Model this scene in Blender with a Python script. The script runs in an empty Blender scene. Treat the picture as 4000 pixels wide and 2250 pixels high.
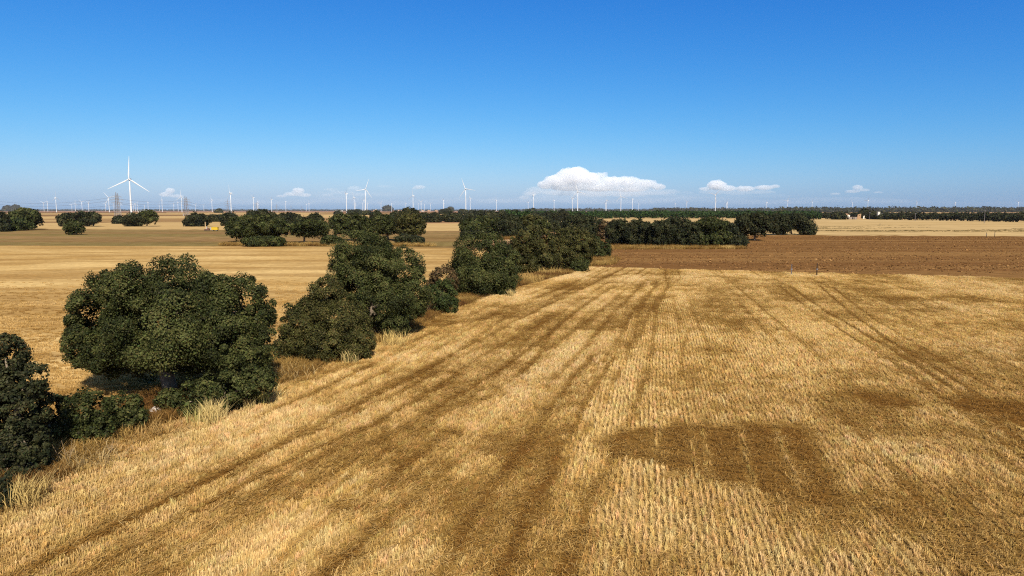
import bpy, bmesh, math, random
import numpy as np
from mathutils import Vector, Matrix

S = bpy.context.scene
COL = S.collection
R = math.radians
rng = np.random.default_rng(7)
random.seed(7)

# ------------------------------------------------------------------ camera
F = 2667.0                       # focal length in pixels of the 4000 px wide photograph
TH = math.atan(302.5 / F)        # downward pitch
CAMH = 10.0
cam_d = bpy.data.cameras.new("camera")
cam_d.sensor_width = 36.0
cam_d.lens = 36.0 * F / 4000.0
cam_d.clip_start = 0.5
cam_d.clip_end = 120000.0
cam = bpy.data.objects.new("camera", cam_d)
cam.location = (0, 0, CAMH)
cam.rotation_euler = (math.pi / 2 - TH, 0, 0)
COL.objects.link(cam)
S.camera = cam

# ------------------------------------------------------------------ sky, sun, exposure
SUN_EL, SUN_AZ = R(40), R(162)
world = bpy.data.worlds.new("World")
S.world = world
world.use_nodes = True
wn, wl = world.node_tree.nodes, world.node_tree.links
sky = wn.new('ShaderNodeTexSky')
sky.sky_type = 'NISHITA'
sky.sun_disc = False
sky.sun_elevation = SUN_EL
sky.sun_rotation = SUN_AZ
sky.altitude = 800
sky.air_density = 1.0
sky.dust_density = 1.5
sky.ozone_density = 3.0
bg = wn['Background']
bg.inputs['Strength'].default_value = 0.071
sep = wn.new('ShaderNodeSeparateColor')
com = wn.new('ShaderNodeCombineColor')
wl.new(sky.outputs[0], sep.inputs[0])
for i, (a, g) in enumerate(((1.431, 2.157), (1.027, 1.219), (1.127, 0.654))):   # camera contrast: one gamma per channel, whole sky
    p = wn.new('ShaderNodeMath'); p.operation = 'POWER'; p.inputs[1].default_value = g
    m = wn.new('ShaderNodeMath'); m.operation = 'MULTIPLY'; m.inputs[1].default_value = 10 * a * 0.1 ** g
    wl.new(sep.outputs[i], p.inputs[0]); wl.new(p.outputs[0], m.inputs[0]); wl.new(m.outputs[0], com.inputs[i])
# the contrast grade belongs to the low sky; higher up it eases back to the plain daylight sky
tcw = wn.new('ShaderNodeTexCoord'); sxyz = wn.new('ShaderNodeSeparateXYZ'); mrz = wn.new('ShaderNodeMapRange'); mxw = wn.new('ShaderNodeMix')
mrz.interpolation_type = 'SMOOTHSTEP'; mrz.inputs['From Min'].default_value = math.sin(R(16)); mrz.inputs['From Max'].default_value = math.sin(R(38))
mxw.data_type = 'RGBA'
wl.new(tcw.outputs['Generated'], sxyz.inputs[0]); wl.new(sxyz.outputs['Z'], mrz.inputs['Value']); wl.new(mrz.outputs['Result'], mxw.inputs['Factor'])
wl.new(com.outputs[0], mxw.inputs['A']); wl.new(sky.outputs[0], mxw.inputs['B'])
wl.new(mxw.outputs['Result'], bg.inputs['Color'])

sun_l = bpy.data.lights.new("sun", 'SUN')
sun_l.energy = 5.0
sun_l.angle = R(0.5)
sun_l.color = (1.0, 0.93, 0.82)
sun = bpy.data.objects.new("sun", sun_l)
sd = Vector((math.sin(SUN_AZ) * math.cos(SUN_EL), math.cos(SUN_AZ) * math.cos(SUN_EL), math.sin(SUN_EL)))
sun.rotation_euler = sd.to_track_quat('Z', 'Y').to_euler()
COL.objects.link(sun)

vs = S.view_settings
vs.view_transform = 'Standard'
vs.look = 'None'
vs.exposure = 0.5
vs.gamma = 1.0
vs.use_curve_mapping = False
S.render.engine = 'CYCLES'
cy = S.cycles
cy.max_bounces = 8
cy.diffuse_bounces = 2
cy.glossy_bounces = 2
cy.transmission_bounces = 2
cy.volume_bounces = 8
cy.transparent_max_bounces = 4
cy.use_denoising = False
cy.filter_width = 1.15
cy.use_adaptive_sampling = False

# ------------------------------------------------------------------ helpers
CT, ST = math.cos(TH), math.sin(TH)


def ray(px, py):
    u, v = (px - 2000) / F, (1125 - py) / F
    return np.array([u, CT + v * ST, -ST + v * CT])


def G(px, py):
    """ground point under a pixel of the photograph (z = 0)"""
    d = ray(px, py)
    t = CAMH / -d[2]
    return np.array([d[0] * t, d[1] * t])


def at_depth(px, py, Y):
    """point at forward distance Y (m) on a pixel's ray, and metres per pixel there"""
    d = ray(px, py)
    t = Y / d[1]
    return np.array([d[0] * t, Y, CAMH + d[2] * t]), t / F


def K(*o):
    """2576-wide overview pixels -> 4000-wide pixels"""
    return [v * 1.5528 for v in o]


def tag(o, label=None, cat=None, group=None, kind=None):
    if label: o['label'] = label
    if cat: o['category'] = cat
    if group: o['group'] = group
    if kind: o['kind'] = kind
    return o


def empty(name, loc=(0, 0, 0), rz=0.0):
    o = bpy.data.objects.new(name, None)
    o.empty_display_size = 0.2
    o.location = loc
    o.rotation_euler = (0, 0, rz)
    COL.objects.link(o)
    return o


def link(name, me, parent=None, loc=None):
    o = bpy.data.objects.new(name, me)
    COL.objects.link(o)
    if parent is not None: o.parent = parent
    if loc is not None: o.location = loc
    return o


def np_mesh(name, co, faces, mat=None, col=None, smooth=False):
    """co (n,3); faces (m,k) int array (one k for all) or list of arrays"""
    me = bpy.data.meshes.new(name)
    co = np.asarray(co, np.float32)
    fl = faces if isinstance(faces, list) else [faces]
    fl = [np.asarray(f, np.int32) for f in fl if len(f)]
    nl = sum(f.size for f in fl)
    npoly = sum(len(f) for f in fl)
    me.vertices.add(len(co)); me.vertices.foreach_set('co', co.ravel())
    me.loops.add(nl); me.loops.foreach_set('vertex_index', np.concatenate([f.ravel() for f in fl]))
    tot = np.concatenate([np.full(len(f), f.shape[1], np.int32) for f in fl])
    st = np.concatenate([[0], np.cumsum(tot)[:-1]]).astype(np.int32)
    me.polygons.add(npoly)
    me.polygons.foreach_set('loop_start', st)
    me.polygons.foreach_set('loop_total', tot)
    if smooth: me.polygons.foreach_set('use_smooth', np.ones(npoly, bool))
    if col is not None:
        a = me.color_attributes.new('tint', 'FLOAT_COLOR', 'POINT')
        c = np.ones((len(co), 4), np.float32); c[:, :3] = col
        a.data.foreach_set('color', c.ravel())
    me.update(calc_edges=True)
    if mat is not None: me.materials.append(mat)
    return me


class MB:
    """collects boxes, tubes and prisms into one mesh"""
    def __init__(s): s.v, s.f = [], []

    def add(s, v, f):
        n = len(s.v); s.v += [tuple(p) for p in v]; s.f += [tuple(i + n for i in q) for q in f]; return s

    def box(s, c, d, rz=0.0, taper=1.0):
        cx, cy_, cz = c; a, b, h = d[0] / 2, d[1] / 2, d[2] / 2
        cr, sr = math.cos(rz), math.sin(rz)
        v = []
        for z in (-1, 1):
            k = taper if z > 0 else 1.0
            for x, y in ((-1, -1), (1, -1), (1, 1), (-1, 1)):
                X, Y = x * a * k, y * b * k
                v.append((cx + X * cr - Y * sr, cy_ + X * sr + Y * cr, cz + z * h))
        return s.add(v, [(3, 2, 1, 0), (4, 5, 6, 7), (0, 1, 5, 4), (1, 2, 6, 5), (2, 3, 7, 6), (3, 0, 4, 7)])

    def tube(s, pts, rad, n=8, cap=True):
        P = [Vector(p) for p in pts]
        rad = rad if isinstance(rad, (list, tuple)) else [rad] * len(P)
        v, f = [], []
        for i, p in enumerate(P):
            t = (P[min(i + 1, len(P) - 1)] - P[max(i - 1, 0)]).normalized()
            ref = Vector((0, 0, 1)) if abs(t.z) < 0.9 else Vector((1, 0, 0))
            a = t.cross(ref).normalized(); b = t.cross(a)
            for k in range(n):
                w = 2 * math.pi * k / n
                v.append(p + (a * math.cos(w) + b * math.sin(w)) * rad[i])
        for i in range(len(P) - 1):
            for k in range(n):
                q = (k + 1) % n
                f.append((i * n + k, i * n + q, (i + 1) * n + q, (i + 1) * n + k))
        if cap:
            f.append(tuple(range(n))); f.append(tuple(reversed(range((len(P) - 1) * n, len(P) * n))))
        return s.add(v, f)

    def prism(s, poly, axis, d0, d1):
        """poly: list of 2-D points; axis 'x' or 'y': extruded between d0 and d1"""
        n = len(poly)
        P = lambda d: [((d, a, b) if axis == 'x' else (a, d, b)) for a, b in poly]
        return s.add(P(d0) + P(d1), [tuple(range(n)), tuple(reversed(range(n, 2 * n)))] + [(i, (i + 1) % n, n + (i + 1) % n, n + i) for i in range(n)])

    def mesh(s, name, mat, smooth=False):
        me = bpy.data.meshes.new(name)
        me.from_pydata(s.v, [], s.f)
        bm = bmesh.new(); bm.from_mesh(me); bmesh.ops.recalc_face_normals(bm, faces=bm.faces); bm.to_mesh(me); bm.free()
        if smooth: me.polygons.foreach_set('use_smooth', np.ones(len(me.polygons), bool))
        if mat: me.materials.append(mat)
        return me

    def build(s, name, mat, parent=None, loc=None, smooth=False):
        return link(name, s.mesh(name, mat, smooth), parent, loc)


def _hash(ix, iy, seed):
    n = (ix.astype(np.int64) * 374761393 + iy.astype(np.int64) * 668265263 + seed * 982451653) & 0xffffffff
    n = ((n ^ (n >> 13)) * 1274126177) & 0xffffffff
    return ((n ^ (n >> 16)) & 0xffff) / 65535.0


def vnoise(x, y, seed=0):
    ix, iy = np.floor(x), np.floor(y)
    fx, fy = x - ix, y - iy
    fx, fy = fx * fx * (3 - 2 * fx), fy * fy * (3 - 2 * fy)
    a, b = _hash(ix, iy, seed), _hash(ix + 1, iy, seed)
    c, d = _hash(ix, iy + 1, seed), _hash(ix + 1, iy + 1, seed)
    return (a * (1 - fx) + b * fx) * (1 - fy) + (c * (1 - fx) + d * fx) * fy


def fbm(x, y, seed=0, oct=4):
    s, a, t = 0, 0.5, 0
    for i in range(oct):
        s = s + a * vnoise(x * 2 ** i, y * 2 ** i, seed + i * 17); t += a; a *= 0.5
    return s / t


def seg_dist(P, poly):
    """distance of points P (n,2) to a polyline (k,2)"""
    d = np.full(len(P), 1e9)
    for a, b in zip(poly[:-1], poly[1:]):
        ab = b - a
        t = np.clip(((P - a) @ ab) / (ab @ ab), 0, 1)
        d = np.minimum(d, np.hypot(*(P - a - t[:, None] * ab).T))
    return d


def in_poly(P, poly):
    x, y = P[:, 0], P[:, 1]
    ins = np.zeros(len(P), bool)
    j = len(poly) - 1
    for i in range(len(poly)):
        xi, yi = poly[i]; xj, yj = poly[j]
        c = ((yi > y) != (yj > y)) & (x < (xj - xi) * (y - yi) / ((yj - yi) + 1e-12) + xi)
        ins ^= c; j = i
    return ins


# ------------------------------------------------------------------ materials
def new_mat(name):
    m = bpy.data.materials.new(name); m.use_nodes = True
    nt = m.node_tree
    b = nt.nodes['Principled BSDF']
    b.inputs['Roughness'].default_value = 0.85
    b.inputs['Specular IOR Level'].default_value = 0.0
    return m, nt, b


def plain(name, c, rough=0.6, spec=0.3, var=0.12, scale=3.0):
    m, nt, b = new_mat(name)
    tc = nt.nodes.new('ShaderNodeTexCoord')
    nz = nt.nodes.new('ShaderNodeTexNoise'); nz.inputs['Scale'].default_value = scale; nz.inputs['Detail'].default_value = 4
    nt.links.new(tc.outputs['Object'], nz.inputs['Vector'])
    mx = nt.nodes.new('ShaderNodeMix'); mx.data_type = 'RGBA'
    mx.inputs['A'].default_value = (*[v * (1 - var) for v in c], 1); mx.inputs['B'].default_value = (*[min(1, v * (1 + var)) for v in c], 1)
    nt.links.new(nz.outputs['Fac'], mx.inputs['Factor'])
    nt.links.new(mx.outputs['Result'], b.inputs['Base Color'])
    b.inputs['Roughness'].default_value = rough; b.inputs['Specular IOR Level'].default_value = spec
    return m


def field_mat(name, c1, c2, c3=None, s1=(0.02, 0.25), s2=(0.3, 1.5), rot=0.0, k=1.6, f2=0.45, bump=0.0, m3=2.2, det=6, dis=0.0):
    """soil / stubble seen from afar: streaks along the working direction, blotches and fine grain"""
    m, nt, b = new_mat(name)
    N, L = nt.nodes, nt.links
    geo = N.new('ShaderNodeNewGeometry')

    def noise(scale_xy, detail, seed):
        mp = N.new('ShaderNodeMapping'); mp.inputs['Rotation'].default_value = (0, 0, rot)
        mp.inputs['Scale'].default_value = (scale_xy[0], scale_xy[1], 1); mp.inputs['Location'].default_value = (seed * 13.7, seed * 5.1, 0)
        n = N.new('ShaderNodeTexNoise'); n.inputs['Scale'].default_value = 1; n.inputs['Detail'].default_value = detail; n.inputs['Distortion'].default_value = dis; n.inputs['Roughness'].default_value = 0.6
        L.new(geo.outputs['Position'], mp.inputs['Vector']); L.new(mp.outputs['Vector'], n.inputs['Vector'])
        return n.outputs['Fac']

    def mapr(fac, k):
        r = N.new('ShaderNodeMapRange'); r.inputs['From Min'].default_value = 0.5 - 0.5 / k / 2; r.inputs['From Max'].default_value = 0.5 + 0.5 / k / 2
        L.new(fac, r.inputs['Value']); return r.outputs['Result']

    def mix(fac, A, B):
        x = N.new('ShaderNodeMix'); x.data_type = 'RGBA'
        for sck, v in (('A', A), ('B', B)):
            if isinstance(v, tuple): x.inputs[sck].default_value = (*v, 1)
            else: L.new(v, x.inputs[sck])
        L.new(fac, x.inputs['Factor']); return x.outputs['Result']
    a = mapr(noise(s1, det, 1), k)
    c = mix(a, c1, c2)
    if c3:
        d = mapr(noise((s1[0] * 0.6, s1[1] * m3), det, 3), k * 1.6)
        e = N.new('ShaderNodeMath'); e.operation = 'MULTIPLY'; e.inputs[1].default_value = 0.6; L.new(d, e.inputs[0])
        c = mix(e.outputs[0], c, c3)
    g = noise(s2, 5, 7)
    hv = N.new('ShaderNodeHueSaturation'); hv.inputs['Saturation'].default_value = 1.0
    r = N.new('ShaderNodeMapRange'); r.inputs['From Min'].default_value = 0.25; r.inputs['From Max'].default_value = 0.75
    r.inputs['To Min'].default_value = 1 - f2; r.inputs['To Max'].default_value = 1 + f2
    L.new(g, r.inputs['Value']); L.new(r.outputs['Result'], hv.inputs['Value']); L.new(c, hv.inputs['Color'])
    L.new(hv.outputs['Color'], b.inputs['Base Color'])
    if bump:
        bp = N.new('ShaderNodeBump'); bp.inputs['Strength'].default_value = 0.8; bp.inputs['Distance'].default_value = bump
        L.new(g, bp.inputs['Height']); L.new(bp.outputs['Normal'], b.inputs['Normal'])
    return m


def tint_mat(name, kind='GEOMETRY', transl=0.25, spec=0.2, rough=0.6, grain=None):
    """foliage / straw: colour from the 'tint' attribute, some light through the blade"""
    m, nt, b = new_mat(name)
    N, L = nt.nodes, nt.links
    at = N.new('ShaderNodeAttribute'); at.attribute_type = kind; at.attribute_name = 'tint'
    c = at.outputs['Color']
    if kind == 'INSTANCER':                       # blade-to-blade variation stored on the tuft itself
        a2 = N.new('ShaderNodeAttribute'); a2.attribute_type = 'GEOMETRY'; a2.attribute_name = 'tint'
        mu = N.new('ShaderNodeMix'); mu.data_type = 'RGBA'; mu.blend_type = 'MULTIPLY'; mu.inputs['Factor'].default_value = 1.0
        L.new(c, mu.inputs['A']); L.new(a2.outputs['Color'], mu.inputs['B']); c = mu.outputs['Result']
    if grain:
        geo = N.new('ShaderNodeNewGeometry')
        n = N.new('ShaderNodeTexNoise'); n.inputs['Scale'].default_value = grain; n.inputs['Detail'].default_value = 5; n.inputs['Roughness'].default_value = 0.7
        L.new(geo.outputs['Position'], n.inputs['Vector'])
        r = N.new('ShaderNodeMapRange'); r.inputs['From Min'].default_value = 0.25; r.inputs['From Max'].default_value = 0.75
        r.inputs['To Min'].default_value = 0.55; r.inputs['To Max'].default_value = 1.45
        hv = N.new('ShaderNodeHueSaturation')
        L.new(n.outputs['Fac'], r.inputs['Value']); L.new(r.outputs['Result'], hv.inputs['Value']); L.new(c, hv.inputs['Color']); c = hv.outputs['Color']
    L.new(c, b.inputs['Base Color'])
    b.inputs['Roughness'].default_value = rough; b.inputs['Specular IOR Level'].default_value = spec
    if transl:
        t = N.new('ShaderNodeBsdfTranslucent'); L.new(c, t.inputs['Color'])
        mx = N.new('ShaderNodeMixShader'); mx.inputs[0].default_value = transl
        L.new(b.outputs[0], mx.inputs[1]); L.new(t.outputs[0], mx.inputs[2])
        L.new(mx.outputs[0], N['Material Output'].inputs['Surface'])
    return m


LEAF = tint_mat('oak_leaves', transl=0.18, spec=0.07, rough=0.55)
BARK = plain('oak_bark', (0.20, 0.155, 0.11), 0.9, 0.1, 0.4, 6)
STRAW = tint_mat('straw', 'INSTANCER', transl=0.25, spec=0.05, rough=0.6)
GRASS = tint_mat('dry_grass', 'INSTANCER', transl=0.3, spec=0.03)
STRAWG = tint_mat('stubble_soil', 'GEOMETRY', transl=0, spec=0.0, rough=0.95, grain=14.0)
WHITE = plain('white_paint', (0.54, 0.555, 0.56), 0.4, 0.4, 0.02, 0.1)
STEEL = plain('galvanised_steel', (0.22, 0.21, 0.21), 0.5, 0.4)
WOOD = plain('weathered_wood', (0.035, 0.025, 0.02), 0.9, 0.1, 0.3, 4)
GREYW = plain('grey_wood', (0.13, 0.115, 0.115), 0.9, 0.1, 0.3, 4)
CONC = plain('pale_concrete', (0.62, 0.56, 0.46), 0.9, 0.1, 0.15, 3)

# ------------------------------------------------------------------ ground: one sheet to the horizon, fields laid over it
terr = field_mat('far_farmland', (0.36, 0.19, 0.10), (0.24, 0.125, 0.06), (0.47, 0.31, 0.15), s1=(0.0012, 0.008), s2=(0.02, 0.05), k=2.2, f2=0.25)
gb = MB().add([(-14000, -400, 0), (14000, -400, 0), (14000, 13000, 0), (-14000, 13000, 0)], [(0, 1, 2, 3)])
tag(gb.build('ground', terr, loc=(0, 0, -0.04)), 'flat brown farmland stretching to the horizon', kind='structure')

LAYER = [0.0]


def field(name, label, px, mat, dz=0.004):
    LAYER[0] += dz
    rr = random.Random(int(LAYER[0] * 1e5)); v = []
    for (xa, ya), (xb, yb) in zip(px, px[1:] + px[:1]):
        k = max(1, int(math.hypot(xb - xa, yb - ya) / 28))
        for i in range(k):
            t = i / k
            amp = 0.012 * (ya + (yb - ya) * t - 815)
            v.append((*G(xa + (xb - xa) * t, ya + (yb - ya) * t + (rr.uniform(-amp, amp) if i else 0)), 0.0))
    o = MB().add(v, [tuple(range(len(v)))]).build(name, mat, loc=(0, 0, -0.036 + LAYER[0] * 0.1))
    return tag(o, label, kind='structure')


M_PALE = field_mat('pale_stubble', (0.52, 0.36, 0.165), (0.43, 0.285, 0.115), (0.30, 0.185, 0.07), s1=(0.012, 0.10), s2=(0.25, 0.5), k=1.5, f2=0.18)
M_LEFT = field_mat('left_stubble', (0.53, 0.355, 0.142), (0.38, 0.23, 0.078), (0.25, 0.135, 0.042), s1=(0.030, 0.075), s2=(0.9, 1.6), k=2.4, f2=0.36, rot=R(-5), bump=0.06, m3=1.6, det=5, dis=0.9)
M_FALL = field_mat('fallow', (0.245, 0.145, 0.062), (0.18, 0.108, 0.042), (0.165, 0.135, 0.045), s1=(0.008, 0.028), s2=(0.25, 0.10), k=2.6, f2=0.30, dis=0.8)
M_TAN = field_mat('tan_soil', (0.27, 0.155, 0.066), (0.195, 0.108, 0.043), (0.38, 0.25, 0.11), s1=(0.004, 0.05), s2=(0.1, 0.2), k=1.8, f2=0.2)
M_BRN = field_mat('brown_soil', (0.165, 0.09, 0.04), (0.215, 0.122, 0.054), None, s1=(0.004, 0.03), s2=(0.1, 0.2), k=1.6, f2=0.2)
M_RED = field_mat('reddish_soil', (0.29, 0.15, 0.09), (0.235, 0.12, 0.065), None, s1=(0.002, 0.01), s2=(0.05, 0.1), k=1.6, f2=0.15)
M_PLGH = field_mat('ploughed_soil', (0.175, 0.09, 0.032), (0.215, 0.114, 0.040), (0.125, 0.055, 0.019), s1=(0.008, 0.05), s2=(0.35, 0.75), k=2.6, f2=0.42, bump=0.10, dis=0.6)
M_PALR = field_mat('pale_weedy_stubble', (0.46, 0.32, 0.15), (0.42, 0.285, 0.125), (0.37, 0.245, 0.10), s1=(0.006, 0.02), s2=(0.12, 0.03), k=2.0, f2=0.2, dis=0.5)
M_VERG = field_mat('verge_soil', (0.21, 0.115, 0.042), (0.28, 0.165, 0.058), (0.14, 0.065, 0.026), s1=(0.25, 0.25), s2=(3, 3), k=1.6, f2=0.4)

# far strips of the left half, back to front: (top y left, top y right, bottom y left, bottom y right, x range, material, name, label)
STR = [
    (824.6, 824.8, 828.5, 829, -900, 2600, M_RED, 'far reddish strip below the horizon'),
    (827.6, 828.0, 834, 834, -900, 2300, M_BRN, 'far brown strip in front of the reddish one'),
    (830.2, 830.6, 832.2, 832.6, 650, 1300, M_PALE, 'thin pale strip far off behind the middle turbines'),
    (833, 834.4, 839, 839, -900, 1900, M_TAN, 'tan strip where the tallest turbine stands'),
    (834.6, 833.0, 837.2, 838.0, -900, 1250, M_PALE, 'narrow pale strip beside the tallest turbine foot'),
    (839, 838.4, 848, 845, -900, 1300, M_BRN, 'brown strip behind the pair of round oaks'),
    (838.6, 836, 847, 870, 1150, 2300, M_PALE, 'pale far field behind the oak row in the middle'),
    (849.5, 842, 858, 853, -900, 1000, M_PALE, 'pale strip behind the small round bush'),
    (856, 852, 872, 868, -900, 1300, M_TAN, 'tan strip around the small round bush'),
    (862.5, 861.0, 865.5, 864.5, -900, 330, M_PALE, 'thin pale line behind the leaning oak'),
    (869, 866, 880, 880, -900, 1300, M_BRN, 'brown strip behind the left oaks'),
    (878, 866, 884, 877, -900, 900, M_PALE, 'pale strip at the foot of the left oaks'),
    (884, 872, 897, 904, -900, 1900, M_PALE, 'pale stubble strip behind the fallow field'),
]
for i, (tl, tr, bl, br, x0, x1, mt, lab) in enumerate(STR):
    field('field_strip', lab, [(x0, tl), (x1, tr), (x1, br), (x0, bl)], mt)
field('fallow_field', 'olive brown fallow field behind the left stubble', [(-700, 892), (900, 897), (1900, 903), (1900, 970), (1000, 962), (-700, 957)], M_FALL)
# right half
for tl, tr, bl, br, x0, x1, mt, lab in ((826, 827, 829, 830, 2700, 2900, M_PALE, 'small pale strip far behind the pines'),
                                        (829, 831.5, 836, 839, 3000, 4700, M_TAN, 'tan strip behind the dark wood'),
                                        (829.8, 831, 832.2, 833.5, 3480, 3800, M_PALE, 'pale strip above the dark wood')):
    field('field_strip', lab, [(x0, tl), (x1, tr), (x1, br), (x0, bl)], mt)
field('pale_field', 'pale straw field with weedy streaks in front of the dark wood',
      [(1900, 866), (2350, 849), (3300, 852), (4700, 874), (4700, 928), (2900, 919), (2300, 905), (1900, 905)], M_PALR)
field('ploughed_field', 'reddish brown ploughed field behind the near stubble',
      [(2100, 925), (2300, 918), (2880, 917), (4700, 926), (4700, 1110), (4000, 1092), (2290, 1048), (2200, 1040), (2150, 980)], M_PLGH)

# ------------------------------------------------------------------ near stubble field
HB = [np.array(p, float) for p in ((-700, 2700), (-200, 2200), (0, 2000), (120, 1965), (300, 1830), (450, 1722), (800, 1612), (1100, 1500), (1440, 1360), (1750, 1216), (2000, 1128), (2230, 1072), (2265, 1044))]
HBg = np.array([G(*p) for p in HB])
NEAR = np.vstack([HBg, [G(4000, 1089), G(4900, 1116), G(4900, 2600)]])
AZ = R(19.0)
HN = np.array([math.cos(AZ), -math.sin(AZ)]); HU = np.array([math.sin(AZ), math.cos(AZ)])
H0 = G(450, 1722)


def opoly(pts):
    return np.array([G(*K(x, y)) for x, y in pts])


TRACKS = [  # overview pixels, half width (m), amount
    ([(150, 1449), (330, 1350), (500, 1255), (640, 1180), (760, 1125), (880, 1075), (1000, 1015), (1120, 945)], 0.42, -0.75),
    ([(260, 1460), (470, 1330), (640, 1240), (800, 1160), (930, 1090)], 0.40, -0.45),
    ([(880, 1260), (980, 1170), (1080, 1100), (1180, 1040), (1270, 960), (1330, 890), (1390, 800)], 0.40, -0.5),
    ([(760, 1449), (900, 1290), (1000, 1190), (1110, 1100)], 0.5, -0.4),
    ([(1180, 1470), (1250, 1300), (1330, 1180), (1420, 1040), (1470, 960), (1520, 900)], 0.42, -0.8),
    ([(1330, 1470), (1440, 1230), (1500, 1130), (1560, 1020), (1600, 920), (1620, 850), (1630, 780), (1670, 710)], 0.7, -0.65),
    ([(1000, 960), (1150, 870), (1250, 800), (1380, 750), (1500, 700)], 0.6, -0.4),
    ([(700, 1050), (850, 985), (1000, 900), (1130, 830), (1260, 770)], 0.45, -0.35),
    ([(1120, 1040), (1250, 960), (1370, 880), (1460, 790), (1560, 715)], 0.5, -0.35),
    ([(1580, 860), (1605, 800), (1640, 745), (1700, 700)], 0.5, -0.5),
    ([(1500, 700), (1600, 690), (1750, 695), (1900, 705)], 1.6, -0.4),
    ([(1985, 720), (2060, 775), (2160, 835), (2270, 900), (2400, 985), (2500, 1060), (2640, 1170)], 0.20, -1.35),
    ([(2060, 720), (2140, 790), (2220, 850), (2330, 915), (2440, 985), (2640, 1120)], 0.20, -1.35),
    ([(1960, 720), (2030, 778), (2120, 838), (2230, 908), (2350, 990), (2450, 1065), (2600, 1180)], 0.18, -0.9),
    ([(2095, 725), (2200, 808), (2300, 868), (2420, 938), (2640, 1060)], 0.18, -0.8),
    ([(1735, 830), (1718, 880), (1712, 950)], 0.18, -0.5),
    ([(1775, 850), (1778, 900), (1785, 950)], 0.18, -0.45),
    ([(1850, 850), (1835, 890), (1820, 950)], 0.18, -0.4),
    ([(1600, 870), (1560, 965), (1490, 1080), (1430, 1180), (1400, 1230)], 0.8, 0.35),
    ([(520, 1400), (640, 1320), (760, 1250)], 1.2, 0.3),
    ([(850, 1060), (1000, 985), (1120, 910)], 0.9, 0.2),
    ([(700, 1060), (800, 1020), (900, 980)], 0.35, 0.4),
    ([(1480, 1055), (1650, 1045), (1850, 1052), (2010, 1060)], 0.7, 0.3),
    ([(1700, 750), (1850, 752), (1960, 750)], 1.6, 0.3),
    ([(1680, 850), (1800, 845), (1920, 850)], 1.2, 0.25),
    ([(1640, 920), (1800, 925), (1960, 935)], 1.2, 0.2),
]
TRACKS = [(opoly(p), w, a) for p, w, a in TRACKS]
LODGED = opoly([(1500, 1110), (1545, 1080), (1700, 1068), (1830, 1073), (1945, 1062), (2030, 1078), (2080, 1135), (2110, 1190), (2130, 1235), (2100, 1300), (2030, 1285), (1900, 1250), (1800, 1222), (1650, 1185), (1520, 1165)])
LSTREAK = [opoly(p) for p in ([(1655, 1080), (1650, 1175)], [(1735, 1080), (1752, 1205)], [(1765, 1085), (1785, 1200)], [(1858, 1072), (1895, 1225)], [(1945, 1066), (1985, 1170), (2030, 1275)])]
PATCH = [(opoly([(2180, 1000)])[0], 1.6, -0.55), (opoly([(2260, 1012)])[0], 1.3, -0.7), (opoly([(2470, 1020)])[0], 1.5, -0.7), (opoly([(2540, 1035)])[0], 2.0, -0.9),
         (opoly([(2250, 1140)])[0], 2.2, 0.3), (opoly([(2400, 1190)])[0], 2.2, 0.3), (opoly([(2120, 1290)])[0], 1.5, -0.55), (opoly([(2230, 1275)])[0], 1.2, -0.4), (opoly([(2020, 1340)])[0], 1.0, -0.35), (opoly([(2450, 1330)])[0], 2.0, -0.3),
         (opoly([(2150, 760)])[0], 9.0, -0.12), (opoly([(2300, 900)])[0], 4.0, -0.25), (opoly([(1900, 1120)])[0], 4.0, -0.1), (opoly([(1850, 1340)])[0], 2.6, 0.3),
         (opoly([(1560, 1320)])[0], 1.6, 0.25), (opoly([(600, 1390)])[0], 2.0, 0.3), (opoly([(1000, 1400)])[0], 1.8, 0.15), (opoly([(2350, 1420)])[0], 2.5, -0.15)]


def headland(P):
    s = (P - H0) @ HN
    return s < 20.9 - 0.08 * P[:, 1]


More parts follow.
